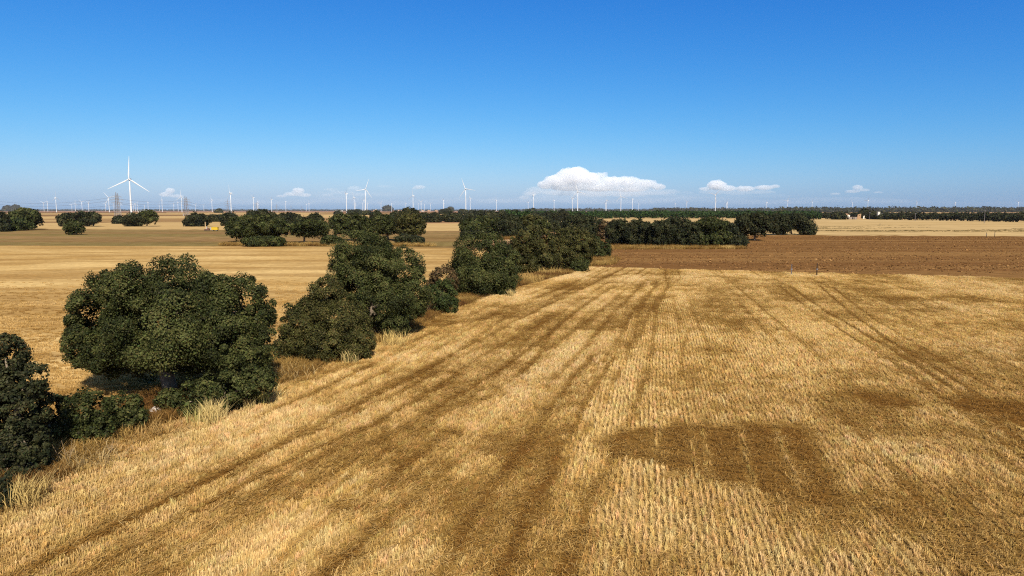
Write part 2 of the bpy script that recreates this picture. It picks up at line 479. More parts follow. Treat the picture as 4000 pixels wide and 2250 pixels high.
def straw_map(P):
    """how pale and upright the stubble stands: 0 flattened / bare ... 1 dense pale straw; and how brown the patch is"""
    hd = headland(P)
    a = np.where(hd, AZ, R(11.5))
    u = P[:, 0] * np.sin(a) + P[:, 1] * np.cos(a)
    n = P[:, 0] * np.cos(a) - P[:, 1] * np.sin(a)
    v = 0.57 + 1.0 * (fbm(u * 0.08, n * 0.26, 3) - 0.5) + 0.65 * (fbm(u * 0.30, n * 0.42, 11) - 0.5) + 0.75 * (fbm(u * 1.1, n * 1.5, 29, 3) - 0.5)
    v += 0.75 * (fbm(P[:, 0] * 0.05, P[:, 1] * 0.22, 57, 3) - 0.5) * np.clip((P[:, 1] - 20) / 25, 0, 1)
    v += np.where(hd, 0.45, 0.25) * (vnoise(u * 0.03, n * np.where(hd, 0.75, 0.33), 41) - 0.5)
    right = np.clip((P[:, 0] - 0.35 * P[:, 1]) / 10, 0, 1)
    v -= 0.10 * right
    wob = 0.5 * (fbm(P[:, 0] * 0.5, P[:, 1] * 0.5, 77, 3) - 0.5)
    for poly, w, amt in TRACKS:
        d = seg_dist(P, poly) + wob * min(1, w)
        br = 0.45 + 0.9 * fbm(P[:, 0] * 0.25, P[:, 1] * 0.25, 5 + int(abs(poly[0, 0]) * 7) % 50, 3)
        if amt < 0 and 0.4 <= w < 1:                            # a pair of wheel lines in a faintly pressed lane
            d = np.maximum(d + 0.25 * (fbm(P[:, 0] * 0.8, P[:, 1] * 0.8, 211, 2) - 0.5), 0)
            prof = 1.1 * np.exp(-((d - 0.80) / 0.21) ** 2) + 0.12 * np.exp(-(d / 1.0) ** 2)
            v += 0.66 * amt * np.clip(br + 0.05, 0, 1.1) * prof
            continue
        v += 0.75 * amt * np.clip(br, 0, 1.15) * np.exp(-(d / (w * 0.85)) ** 2)
    for c, r, amt in PATCH:
        d = np.hypot(P[:, 0] - c[0], (P[:, 1] - c[1]) * 0.8) + wob * 2
        v += 0.75 * amt * np.clip(1.4 - d / r, 0, 1)
    s = (P - H0) @ HN
    for k, off in enumerate((1.6, 3.3, 5.4, 7.0, 9.4, 11.0, 13.2, 15.0, 17.2)):           # swath edges and wheel lines following the hedge
        c_ = off * (1 - 0.18 * np.clip((P[:, 1] - 40) / 60, 0, 1)) + 1.1 * (vnoise(u * 0.045, np.full(len(u), 3.1 * k), 7 + k) - 0.5)
        v -= hd * (0.55 if k % 2 else 0.38) * np.clip(2.2 * vnoise(u * 0.09, np.full(len(u), 1.7 * k), 31 + k) - 0.5, 0, 1) * np.exp(-((s - c_) / 0.26) ** 2)
    for k, off in enumerate((22.5, 24.4, 29.5, 31.4, 36.0, 37.8, 43.0, 44.8, 50.0, 51.8)):  # wheel lines along the drilled rows
        c_ = off + 0.8 * (vnoise(u * 0.03, np.full(len(u), 2.3 * k), 61 + k) - 0.5)
        v -= (~hd) * 0.42 * np.clip(2.4 * vnoise(u * 0.07, np.full(len(u), 5.7 * k), 81 + k) - 0.75, 0, 1) * np.exp(-((n - c_ + 20) / 0.20) ** 2)
    v = np.where(v < 0.42, 0.42 - (0.42 - v) * 0.62, v)
    w2 = 2.4 * (fbm(P[:, 0] * 0.9, P[:, 1] * 0.9, 177, 4) - 0.5)
    lod = in_poly(P + np.column_stack([w2, w2 * 0.8]), LODGED)
    edge = seg_dist(P, np.vstack([LODGED, LODGED[:1]]))
    L = lod * np.clip(edge / 0.6, 0.4, 1) * np.clip(0.75 + (P[:, 0] + 1.0) / 7, 0.65, 1)
    v = v * (1 - L) + L * (0.10 + 0.25 * (v - 0.5) - 0.04 * np.clip((P[:, 0] - 3) / 4, 0, 1.5))
    for poly in LSTREAK:
        e_ = np.exp(-(seg_dist(P, poly) / 0.15) ** 2) * lod * (0.55 + 0.9 * (fbm(P[:, 0], P[:, 1], 201, 2) - 0.3))
        v += 0.55 * e_; L = L * np.clip(1 - 1.2 * e_, 0, 1)
    return np.clip(v, 0, 1), L


def frust(P):
    return (np.abs(P[:, 0]) < 0.80 * (P[:, 1] + 1.2) + 3.0) & (P[:, 1] > 11.5)


def lerp3(a, b, t): return np.asarray(a)[None] * (1 - t[:, None]) + np.asarray(b)[None] * t[:, None]


def ramp(v, stops):
    xs = [s[0] for s in stops]
    return np.stack([np.interp(v, xs, [s[1][c] for s in stops]) for c in range(3)], 1)


SOIL = [(0, (0.135, 0.062, 0.014)), (0.3, (0.19, 0.105, 0.025)), (0.6, (0.29, 0.175, 0.05)), (1, (0.38, 0.25, 0.088))]
STALK = [(0, (0.27, 0.132, 0.027)), (0.3, (0.42, 0.248, 0.070)), (0.6, (0.66, 0.43, 0.150)), (1, (0.82, 0.59, 0.265))]

# soil sheet of the near field: regular grid clipped to the field outline
gs = 0.27
xs = np.arange(-24, 92, gs); ys = np.arange(9, 124, gs)
XX, YY = np.meshgrid(xs, ys)
P = np.stack([XX.ravel(), YY.ravel()], 1)
v, L = straw_map(P)
col = ramp(v, SOIL)
zz = 0.05 * (fbm(P[:, 0] * 0.2, P[:, 1] * 0.2, 91) - 0.5) + 0.03 * (fbm(P[:, 0] * 1.5, P[:, 1] * 1.5, 92) - 0.5)
nx, ny = len(xs), len(ys)
I = (np.arange(ny - 1)[:, None] * nx + np.arange(nx - 1)[None]).ravel()
cen = P[I] + gs / 2
ok = in_poly(cen, NEAR) & (np.abs(cen[:, 0]) < 0.9 * cen[:, 1] + 6)
I = I[ok]
q = np.stack([I, I + 1, I + 1 + nx, I + nx], 1)
used, inv = np.unique(q, return_inverse=True)
me = np_mesh('stubble_field', np.column_stack([P[used], zz[used]]), inv.reshape(-1, 4), STRAWG, col[used], True)
tag(link('stubble_field', me, loc=(0, 0, 0.03)), 'harvested golden stubble field in the foreground', kind='structure')


# ---- straw tufts: prototypes in a library collection, scattered by geometry nodes
def proto_collection(name, meshes):
    c = bpy.data.collections.new(name)
    for i, m in enumerate(meshes):
        c.objects.link(bpy.data.objects.new('%s_sample_%02d' % (name, i), m))
    return c


def scatter(name, label, pts, rot, scl, tint, protos, idx=None):
    me = bpy.data.meshes.new(name)
    n = len(pts)
    me.vertices.add(n); me.vertices.foreach_set('co', np.asarray(pts, np.float32).ravel())
    for nm, ty, dat, f in (('rot', 'FLOAT_VECTOR', rot, 'vector'), ('scl', 'FLOAT_VECTOR', scl, 'vector')):
        a = me.attributes.new(nm, ty, 'POINT'); a.data.foreach_set(f, np.asarray(dat, np.float32).ravel())
    a = me.attributes.new('tint', 'FLOAT_COLOR', 'POINT')
    c = np.ones((n, 4), np.float32); c[:, :3] = tint; a.data.foreach_set('color', c.ravel())
    a = me.attributes.new('pick', 'INT', 'POINT')
    a.data.foreach_set('value', (rng.integers(0, len(protos.objects), n) if idx is None else idx).astype(np.int32))
    o = link(name, me)
    ng = bpy.data.node_groups.new(name, 'GeometryNodeTree')
    ng.interface.new_socket('Geometry', in_out='INPUT', socket_type='NodeSocketGeometry')
    ng.interface.new_socket('Geometry', in_out='OUTPUT', socket_type='NodeSocketGeometry')
    N, Lk = ng.nodes, ng.links
    gi, go = N.new('NodeGroupInput'), N.new('NodeGroupOutput')
    ci = N.new('GeometryNodeCollectionInfo'); ci.inputs['Collection'].default_value = protos
    ci.inputs['Separate Children'].default_value = True; ci.inputs['Reset Children'].default_value = True
    ip = N.new('GeometryNodeInstanceOnPoints'); ip.inputs['Pick Instance'].default_value = True

    def attr(nm, ty):
        x = N.new('GeometryNodeInputNamedAttribute'); x.data_type = ty; x.inputs['Name'].default_value = nm
        return x.outputs['Attribute']
    Lk.new(gi.outputs[0], ip.inputs['Points']); Lk.new(ci.outputs[0], ip.inputs['Instance'])
    Lk.new(attr('pick', 'INT'), ip.inputs['Instance Index'])
    er = N.new('FunctionNodeEulerToRotation'); Lk.new(attr('rot', 'FLOAT_VECTOR'), er.inputs[0]); Lk.new(er.outputs[0], ip.inputs['Rotation'])
    Lk.new(attr('scl', 'FLOAT_VECTOR'), ip.inputs['Scale'])
    Lk.new(ip.outputs[0], go.inputs[0])
    md = o.modifiers.new('scatter', 'NODES'); md.node_group = ng
    return tag(o, label, kind='stuff')


def blade_mesh(name, n, spread, h, w, lean, mat, bend=0.0, seed=0, along=0.0, flat=0.0):
    """a tuft of thin blades; spread (sx, sy); along: row length; flat>0 lays blades down"""
    r = np.random.default_rng(seed)
    co, f, cl = [], [], []
    for i in range(n):
        b = np.array([r.normal(0, spread[0]) if not along else r.uniform(-along / 2, along / 2), r.normal(0, spread[1]), -0.01])
        hh = h * r.uniform(0.55, 1.25); az = r.uniform(0, 2 * np.pi)
        tilt = abs(r.normal(0, lean)) if not flat else flat + r.normal(0, 0.12)
        d = np.array([math.cos(az) * math.sin(tilt), math.sin(az) * math.sin(tilt), math.cos(tilt)])
        fa = r.uniform(0, np.pi); s = np.array([math.cos(fa), math.sin(fa), 0]) * w * r.uniform(0.7, 1.3) / 2
        if flat: s = np.array([-math.sin(az), math.cos(az), 0.25]) * w / 2; b[2] = r.uniform(0.01, 0.07)
        g = r.uniform(0.72, 1.2); k = len(co)
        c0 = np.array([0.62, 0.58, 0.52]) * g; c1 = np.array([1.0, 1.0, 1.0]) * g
        if bend:
            m = b + d * hh * 0.55; e = b + d * hh + np.array([math.cos(az), math.sin(az), -0.35]) * hh * bend * r.uniform(0.3, 1.2)
            co += [b - s, b + s, m + s * 0.8, m - s * 0.8, e]; f += [(k, k + 1, k + 2, k + 3)]; f3.append((k + 3, k + 2, k + 4)) if False else f.append((k + 3, k + 2, k + 4, k + 4))
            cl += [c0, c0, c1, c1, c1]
        else:
            e = b + d * hh
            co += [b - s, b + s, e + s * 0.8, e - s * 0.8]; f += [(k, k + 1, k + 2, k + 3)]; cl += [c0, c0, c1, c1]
    if bend:
        quads = np.array([q for q in f if q[2] != q[3]]); tris = np.array([q[:3] for q in f if q[2] == q[3]])
        return np_mesh(name, np.array(co), [quads, tris], mat, np.array(cl))
    return np_mesh(name, np.array(co), np.array(f), mat, np.array(cl))


SEG = 0.42
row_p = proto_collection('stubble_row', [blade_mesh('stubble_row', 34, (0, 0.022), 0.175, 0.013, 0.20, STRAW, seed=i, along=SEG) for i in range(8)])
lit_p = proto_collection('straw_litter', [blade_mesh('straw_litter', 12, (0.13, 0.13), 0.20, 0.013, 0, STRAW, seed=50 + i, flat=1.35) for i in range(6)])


def row_points(az, spacing, seg, ymax):
    u = np.array([math.sin(az), math.cos(az)]); n = np.array([math.cos(az), -math.sin(az)])
    A = np.arange(-60, 130, seg); B = np.arange(-70, 110, spacing)
    AA, BB = np.meshgrid(A, B)
    AA = AA + rng.uniform(0, seg, (len(B), 1)) + rng.normal(0, 0.03, AA.shape)
    wv = 0.12 * np.sin(AA * 0.12 + BB * 0.02)
    BB = BB + rng.normal(0, 0.022, BB.shape) + 0.05 * (vnoise(AA * 0.4, BB * 5, 9) - 0.5) + wv + 0.5 * (vnoise(AA * 0.03, BB * 0.08, 19) - 0.5)
    return AA.ravel()[:, None] * u + BB.ravel()[:, None] * n


pts, rot = [], []
for az, hd in ((R(11.5), False), (AZ, True)):
    Q = row_points(az, 0.21, SEG, 120)
    Q = Q[frust(Q)]
    Q = Q[headland(Q) == hd]
    Q = Q[in_poly(Q, NEAR)]
    pts.append(Q); rot.append(np.full(len(Q), math.pi / 2 - az))
Q = np.column_stack([rng.uniform(-72, 92, 145000), 11.5 + 107 * rng.random(145000) ** 0.75])
Q = Q[frust(Q)]; Q = Q[in_poly(Q, NEAR)]
dn = fbm(Q[:, 0] * 0.06, Q[:, 1] * 0.06, 141, 3) + np.where(headland(Q), 0.14, -0.06)
Q = Q[rng.random(len(Q)) < np.clip(4 * (dn - 0.45), 0.06, 0.9)]
pts.append(Q); rot.append(rng.uniform(0, 6.28, len(Q)))
pts = np.vstack(pts); rot = np.concatenate(rot)
v, L = straw_map(pts)
keep = rng.random(len(pts)) < np.clip(0.15 + 1.9 * v, 0, 1) * (1 - 0.75 * L)
pts, rot, v, L = pts[keep], rot[keep], v[keep], L[keep]
n = len(pts)
hs = np.clip(0.30 + 1.15 * v, 0.3, 1.3) * rng.uniform(0.8, 1.2, n)
lean = rng.normal(0, 0.10, n) + np.clip(0.5 - v, 0, 0.5) * rng.choice([-1.6, 1.6], n)
jit = rng.normal(0, 0.10, n)
tint = np.clip(ramp(np.clip(v + jit, 0, 1), STALK) * rng.uniform(0.88, 1.10, (n, 1)), 0, .9)
tint *= 1 + rng.normal(0, 0.04, (n, 3))
hue = np.clip(2.2 * (fbm(pts[:, 0] * 0.07, pts[:, 1] * 0.07, 101, 3) - 0.5) + np.where(headland(pts), 0.25, -0.2), -0.6, 0.6)[:, None]
tint *= 1 + hue * np.array([[0.0, 0.03, 0.16]])
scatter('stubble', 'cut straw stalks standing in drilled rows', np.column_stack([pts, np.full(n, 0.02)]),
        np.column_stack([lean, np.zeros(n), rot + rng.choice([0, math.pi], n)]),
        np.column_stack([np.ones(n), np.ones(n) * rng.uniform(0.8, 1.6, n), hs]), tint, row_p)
# loose straw on the ground, more where the stubble is pressed down
Q = np.column_stack([rng.uniform(-72, 92, 270000), 11.5 + 103 * rng.random(270000) ** 1.6])
Q = Q[frust(Q)]; Q = Q[in_poly(Q, NEAR)]
v, L = straw_map(Q)
keep = rng.random(len(Q)) < np.clip(1.05 - 0.85 * v + 0.3 * L, 0.1, 1)
Q, v = Q[keep], v[keep]; n = len(Q)
scatter('straw_litter', 'loose straw lying flat between the stubble rows', np.column_stack([Q, np.full(n, 0.025)]),
        np.column_stack([np.zeros(n), np.zeros(n), rng.uniform(0, 6.28, n)]), np.repeat(rng.uniform(0.8, 1.4, (n, 1)), 3, 1),
        ramp(np.clip(v * 0.9 + rng.normal(0.05, 0.12, n), 0, 1), STALK), lit_p)

# ------------------------------------------------------------------ left stubble field and hedge verge
HL = HBg - 5.0 * HN[None] + np.array([0, 0.0])
left_poly = np.vstack([[G(-700, 957)], [G(1000, 962)], [G(1720, 967)], [G(2180, 985)], HL[::-1][1:], [(-60, 5)]])
o = MB().add([(*p, 0) for p in left_poly], [tuple(range(len(left_poly)))]).build('left_stubble_field', M_LEFT, loc=(0, 0, -0.015))
tag(o, 'pale harvested field left of the oak hedge', kind='structure')
vp = np.vstack([HBg + 0.4 * HN[None], HL[::-1] - 0.6 * HN[None]])
o = MB().add([(*p, 0) for p in vp], [tuple(range(len(vp)))]).build('hedge_verge', M_VERG, loc=(0, 0, 0.008))
tag(o, 'brown grassy strip under the hedge oaks', kind='structure')

tuft_p = proto_collection('grass_tuft', [blade_mesh('grass_tuft', 26, (0.10, 0.10), 0.38, 0.016, 0.5, GRASS, bend=0.6, seed=100 + i) for i in range(6)])
# sparse stubble on the near part of the left field
Q = np.column_stack([rng.uniform(-75, 12, 200000), 18 + 90 * rng.random(200000) ** 1.2])
Q = Q[(np.abs(Q[:, 0]) < 0.8 * Q[:, 1] + 1)]; Q = Q[in_poly(Q, left_poly)]
v = 0.52 + 1.6 * (fbm(Q[:, 0] * 0.02 + Q[:, 1] * .002, Q[:, 1] * 0.15, 61) - 0.5) + 0.8 * (fbm(Q[:, 0] * 0.5, Q[:, 1] * 0.6, 63) - 0.5); v = np.clip(v, 0, 1)
keep = rng.random(len(Q)) < (0.15 + 0.6 * v) * np.clip((108 - Q[:, 1]) / 78, 0, 1) ** 2
Q, v = Q[keep], v[keep]; n = len(Q)
scatter('low_stubble', 'short pale stubble left of the hedge', np.column_stack([Q, np.full(n, -0.01)]),
        np.column_stack([np.zeros(n), np.zeros(n), rng.normal(0.1, 0.2, n)]), np.column_stack([np.full(n, 1.3), np.full(n, 1.5), 0.55 + 0.4 * v]),
        ramp(np.clip(v + rng.normal(0, 0.1, n), 0, 1), STALK), row_p)

GRC = [(0, (0.15, 0.068, 0.022)), (0.35, (0.27, 0.15, 0.042)), (0.7, (0.44, 0.28, 0.082)), (1, (0.64, 0.46, 0.17))]


def grass_strip(name, label, P, hmin, hmax, seed, bias=0.0):
    n = len(P); r = np.random.default_rng(seed)
    v = np.clip(0.5 + bias + 1.2 * (fbm(P[:, 0] * 0.35, P[:, 1] * 0.35, seed) - 0.5) + r.normal(0, 0.12, n), 0, 1)
    s = r.uniform(hmin, hmax, n)
    return scatter(name, label, np.column_stack([P, np.zeros(n)]), np.column_stack([r.normal(0, 0.15, n), r.normal(0, 0.15, n), r.uniform(0, 6.28, n)]),
                   np.column_stack([s * 1.1, s * 1.1, s * r.uniform(0.7, 1.3, n)]), ramp(v, GRC), tuft_p)


Q = np.column_stack([rng.uniform(-32, 16, 110000), rng.uniform(14, 112, 110000)])
vv = np.vstack([HBg + 0.1 * HN[None], HL[::-1]])
Q = Q[in_poly(Q, vv) & (np.abs(Q[:, 0]) < 0.8 * Q[:, 1] + 1)]
grass_strip('verge_grass', 'matted brown and gold dry grass under the hedge', Q[:14000], 0.7, 1.7, 71, -0.15)


def px_strip(poly, n, seed):
    r = np.random.default_rng(seed)
    g = np.array([G(*p) for p in poly]); lo, hi = g.min(0), g.max(0)
    Q = r.uniform(lo, hi, (n * 4, 2)); Q = Q[in_poly(Q, g)]
    return Q[:n]


grass_strip('tall_grass', 'straw coloured grass fringe along the second oak row', px_strip([(860, 955), (1250, 956), (1700, 958), (1700, 963), (1250, 961), (860, 960)], 1600, 81), 1.5, 3.0, 82, 0.1)
grass_strip('tall_grass', 'yellow grass fringe below the right oak thicket', px_strip([(2380, 962), (2560, 964), (2900, 966), (2920, 972), (2600, 974), (2380, 974)], 1500, 83), 1.3, 2.6, 84, 0.05)
grass_strip('tall_grass', 'rusty dry grass at the far end of the hedge', px_strip([(2260, 1010), (2330, 1002), (2420, 1012), (2400, 1032), (2270, 1045)], 900, 85), 1.2, 2.4, 86, -0.05)
grass_strip('tall_grass', 'reddish grass between the middle oak groups', px_strip([(1900, 925), (2040, 925), (2060, 935), (1900, 936)], 500, 87), 1.5, 3.0, 88, -0.2)

# clods on the ploughed field
CLOD = tint_mat('clod_soil', 'INSTANCER', transl=0, spec=0.05, rough=0.95)


def clod_mesh(seed):
    bm = bmesh.new(); bmesh.ops.create_icosphere(bm, subdivisions=1, radius=1)
    r = random.Random(seed)
    for vv_ in bm.verts: vv_.co *= r.uniform(0.6, 1.25); vv_.co.z *= 0.7
    me = bpy.data.meshes.new('clod'); bm.to_mesh(me); bm.free(); me.materials.append(CLOD)
    a = me.color_attributes.new('tint', 'FLOAT_COLOR', 'POINT'); a.data.foreach_set('color', [1.0] * (4 * len(me.vertices)))
    return me


clod_p = proto_collection('clod', [clod_mesh(i) for i in range(5)])
pl_g = np.array([G(*p) for p in ((2290, 940), (2950, 922), (4300, 928), (4300, 1098), (4000, 1090), (2300, 1044), (2240, 1036), (2280, 985))])
Q = np.column_stack([rng.uniform(10, 240, 160000), rng.uniform(95, 290, 160000)])
Q = Q[in_poly(Q, pl_g)]
dens = fbm(Q[:, 0] * 0.04, Q[:, 1] * 0.10, 33) + 0.35 * fbm(Q[:, 0] * 0.3, Q[:, 1] * 0.6, 35)
Q = Q[rng.random(len(Q)) < np.clip((dens - 0.48) * 2.2, 0.05, 1)][:17000]; n = len(Q)
s = rng.gamma(3.0, 0.022, n) + 0.035
scatter('soil_clods', 'brown clods turned up across the ploughed field', np.column_stack([Q, np.full(n, 0.0)]), rng.uniform(0, 6.28, (n, 3)) * np.array([0.1, 0.1, 1]),
        np.column_stack([s * 1.9, s, s * 0.8]), ramp(np.clip(rng.normal(0.45, 0.25, n), 0, 1), [(0, (0.075, 0.032, 0.011)), (0.5, (0.18, 0.088, 0.029)), (1, (0.30, 0.165, 0.06))]), clod_p)
# weeds in the pale field on the right
Q = px_strip([(2950, 880), (4300, 884), (4300, 918), (3000, 914)], 9000, 90)
dens = fbm(Q[:, 0] * 0.01, Q[:, 1] * 0.05, 95, 3)
Q = Q[dens > 0.55][:2600]; n = len(Q)
scatter('field_weeds', 'olive weeds in broken lines across the pale field', np.column_stack([Q, np.zeros(n)]), np.column_stack([np.zeros(n), np.zeros(n), rng.uniform(0, 6, n)]),
        np.column_stack([rng.uniform(2, 5, n), rng.uniform(1.5, 3, n), rng.uniform(0.5, 1.1, n)]), ramp(rng.random(n), [(0, (0.14, 0.10, 0.03)), (1, (0.26, 0.19, 0.07))]), tuft_p)

# ------------------------------------------------------------------ trees
ICO = {}
for sub in (1, 2, 3):
    bm = bmesh.new(); bmesh.ops.create_icosphere(bm, subdivisions=sub, radius=1)
    ICO[sub] = (np.array([v_.co[:] for v_ in bm.verts]), np.array([[x.index for x in f_.verts] for f_ in bm.faces])); bm.free()

PAL = {  # dark, mid, light leaf colours
    'oak': ((0.017, 0.020, 0.007), (0.038, 0.044, 0.013), (0.092, 0.094, 0.029)),
    'dark': ((0.013, 0.016, 0.008), (0.028, 0.031, 0.013), (0.060, 0.058, 0.023)),
    'green': ((0.018, 0.025, 0.008), (0.038, 0.050, 0.014), (0.082, 0.094, 0.028)),
    'olive': ((0.023, 0.024, 0.008), (0.052, 0.050, 0.015), (0.110, 0.096, 0.030)),
    'brown': ((0.036, 0.023, 0.010), (0.074, 0.048, 0.020), (0.13, 0.084, 0.038)),
    'bright': ((0.04, 0.048, 0.008), (0.085, 0.10, 0.018), (0.16, 0.165, 0.04)),
    'pine': ((0.012, 0.024, 0.006), (0.026, 0.050, 0.012), (0.050, 0.084, 0.022)),
}


def crown(blobs, leaf, pal, seed, clump=None, cover=1.9, core=0.40, sub=2):
    """blobs (k,6): centre xyz, radii xyz in metres. Leaf sprays sit on small clumps over every blob; returns a mesh."""
    r = np.random.default_rng(seed)
    blobs = np.asarray(blobs, float)
    CP, CN, CO = [], [], []
    for b in blobs:
        c, rad = b[:3], b[3:]
        rm = rad.mean()
        ck = clump or max(2.2 * leaf, min(rm * 0.30, 0.8))
        area = 4 * np.pi * ((rad[0] * rad[1]) ** 1.6 / 3 + (rad[0] * rad[2]) ** 1.6 / 3 + (rad[1] * rad[2]) ** 1.6 / 3) ** (1 / 1.6)
        nc = int(max(10, 1.75 * area / (np.pi * ck * ck)))
        d = r.normal(size=(nc, 3)); d /= np.linalg.norm(d, axis=1)[:, None]
        lump = 0.86 + 0.30 * (fbm(d[:, 0] * 2.2 + c[0] + 9, d[:, 2] * 2.2 + d[:, 1] * 1.3 + c[1], seed % 97, 3) - 0.5)
        cc = c + d * rad * (lump + r.uniform(-0.12, 0.16, nc) + 0.14 * (r.random(nc) < 0.06))[:, None]
        cr = ck * r.uniform(0.45, 1.35, nc)
        nl = int(max(5, cover * 1.15 * ck * ck * 3.14 / (leaf * leaf * 0.6)))
        e = r.normal(size=(nc, nl, 3)) + d[:, None] * 0.7 + np.array([0, 0, 0.35]); e /= np.linalg.norm(e, axis=2)[..., None]
        p = cc[:, None] + e * (cr[:, None] * r.uniform(0.55, 1.08, (nc, nl)))[..., None]
        tone = r.normal(0, 0.22, nc)[:, None] + r.normal(0, 0.24 if leaf < 0.2 else 0.14, (nc, nl))
        CP.append(p.reshape(-1, 3)); CN.append((e * 0.8 + d[:, None] * 0.4).reshape(-1, 3)); CO.append(tone.ravel())
    p, nn, tone = np.vstack(CP), np.vstack(CN), np.concatenate(CO)
    keep = p[:, 2] > 0.02
    for b in (blobs if len(blobs) < 60 else ()):
        keep &= (((p - b[:3]) / (b[3:] * 0.50)) ** 2).sum(1) > 1
    p, nn, tone = p[keep], nn[keep], tone[keep]
    n = len(p)
    nn = nn + r.normal(0, 0.55, (n, 3)); nn /= np.linalg.norm(nn, axis=1)[:, None]
    t = np.cross(nn, r.normal(size=(n, 3))); t /= np.linalg.norm(t, axis=1)[:, None]
    bt = np.cross(nn, t)
    s = (leaf * r.uniform(0.55, 1.35, n))[:, None]
    t = t * s * 0.62; bt = bt * s * 0.40
    co = np.stack([p - t, p - bt, p + t, p + bt], 1).reshape(-1, 3)
    f = np.arange(4 * n).reshape(-1, 4)
    big = 0.55 * (fbm(p[:, 0] * 0.8 + seed, p[:, 2] * 0.8, seed % 50, 3) - 0.5)
    c = ramp(np.clip(0.5 + big + tone, 0, 1), [(0, PAL[pal][0]), (0.5, PAL[pal][1]), (1, PAL[pal][2])])
    c *= 1 + r.normal(0, 0.07, (n, 3))
    col = np.repeat(np.clip(c, 0.005, 1), 4, 0)
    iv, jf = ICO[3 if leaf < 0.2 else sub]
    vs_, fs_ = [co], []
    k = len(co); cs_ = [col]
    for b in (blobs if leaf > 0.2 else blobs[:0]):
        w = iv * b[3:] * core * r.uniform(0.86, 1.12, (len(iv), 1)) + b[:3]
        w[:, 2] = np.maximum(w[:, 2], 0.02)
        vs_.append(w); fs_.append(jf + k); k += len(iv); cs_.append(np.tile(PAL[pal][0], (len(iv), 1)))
    return np_mesh('crown', np.vstack(vs_), [f] + ([np.vstack(fs_)] if fs_ else []), LEAF, np.vstack(cs_))


def trunk_mb(h, r0, blobs, seed):
    """tapered trunk with limbs reaching into the crown's masses"""
    r = random.Random(seed); m = MB()
    lean = Vector((r.uniform(-.12, .12), r.uniform(-.12, .12), 0))
    top = h * 0.42
    P = [Vector((0, 0, -0.1)) + lean * t * h + Vector((0, 0, 1)) * t * top for t in (0, .12, .35, .7, 1)]
    m.tube(P, [r0 * 1.45, r0 * 1.1, r0, r0 * .92, r0 * .75], 9)
    for i, b in enumerate(blobs[:8]):
        e = Vector(b[:3])
        s_ = P[3] if i % 2 else P[4]
        if e.z < s_.z * .6: continue
        d = e - s_
        q = [s_ - Vector((0, 0, .05)), s_ + Vector((d.x * .35, d.y * .35, d.z * .25)), s_ + Vector((d.x * .75, d.y * .75, d.z * .7)), e]
        m.tube(q, [r0 * .55, r0 * .4, r0 * .25, r0 * .1], 6)
    return m


def auto(x0, x1, yt, yc, seed, n=7):
    """blobs in pixels filling a domed crown's outline"""
    r = random.Random(seed)
    w, h, cx, cyy = (x1 - x0) / 2, (yc - yt) / 2, (x0 + x1) / 2, (yt + yc) / 2
    B = [(cx, cyy + .08 * h, .70 * w, .84 * h, 0)]
    for i in range(n):
        a = math.pi * (-0.12 + 1.24 * (i + r.uniform(.2, .8)) / n)
        s = r.uniform(.36, .48)
        B.append((cx + (1 - s) * w * math.cos(a) * r.uniform(.92, 1.05), cyy - (1 - s) * h * math.sin(a) * r.uniform(.9, 1.03), s * w, s * h * 1.05, r.uniform(-.7, .5) * w))
    for sx in (-.5, 0, .5):
        B.append((cx + sx * w, cyy + .45 * h * r.uniform(.8, 1.1), .42 * w, .45 * h, r.uniform(-.6, 0) * w))
    return B


NT = [0]


def tree(label, base, blobs, name='holm_oak', pal='oak', group=None, trunk=None, leaf=None, cover=1.7, cat=None, depth=None, clump=None):
    """base: pixel of the trunk foot on the ground; blobs: pixels (x, y, rx, ry, depth offset in pixels)"""
    NT[0] += 1; seed = 1000 + NT[0] * 7
    g = G(*base); Y = g[1]
    pxm = math.hypot(g[0], Y) / F
    B = []
    for b in blobs:
        dz = b[4] * pxm
        c, mp = at_depth(b[0], b[1], Y + dz)
        rx, rz = b[2] * mp, b[3] * mp
        B.append((c[0] - g[0], c[1] - g[1], max(c[2], rz * .5), rx, (rx + rz) * .5 if depth is None else depth * rx, rz))
    B = np.array(B)
    if pxm < .03: B[:, 3:] *= 0.95
    lf = leaf or max(0.095, pxm * 3.906 * 1.25)
    root = empty(name, (*g, 0))
    tag(root, label, cat or ('shrub' if name in ('shrub', 'bush') else 'tree'), group)
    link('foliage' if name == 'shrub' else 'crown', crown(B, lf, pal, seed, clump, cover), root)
    top = (B[:, 2] + B[:, 5]).max(); wid = B[:, 3].max()
    if trunk is None: trunk = max(.06, min(.38, .045 * top))
    trunk_mb(top, trunk, B, seed).build('stem' if name == 'shrub' else 'trunk', BARK, root, smooth=True)
    return root


HG = 'trees and bushes of the near hedge'
# --- near hedge, front to back
tree('dark oak bush cut by the left picture edge, tallest thing in that corner', (20, 1850), [(20, 1400, 70, 85, 0), (-40, 1490, 110, 110, 10), (90, 1490, 80, 75, 0), (60, 1600, 105, 105, 0), (20, 1710, 140, 105, -10), (105, 1740, 85, 85, -25), (130, 1800, 62, 62, -30), (45, 1850, 95, 60, -35)], pal='dark', group=HG)
tree('low dark bush at the very bottom left edge of the field', (-40, 1990), [(-50, 1930, 70, 70, 0), (-10, 1965, 40, 45, -10)], 'shrub', pal='dark', group=HG)
tree('small nearly black bush between the left edge oak and the pair of round shrubs', (205, 1700), [(212, 1600, 42, 52, 0), (200, 1670, 55, 55, 0)], 'shrub', pal='dark', group=HG)
tree('left one of two round dark green shrubs before the widest oak', (335, 1725), [(335, 1610, 85, 85, 0), (300, 1680, 75, 60, -10), (380, 1680, 60, 60, -15)], 'shrub', group=HG)
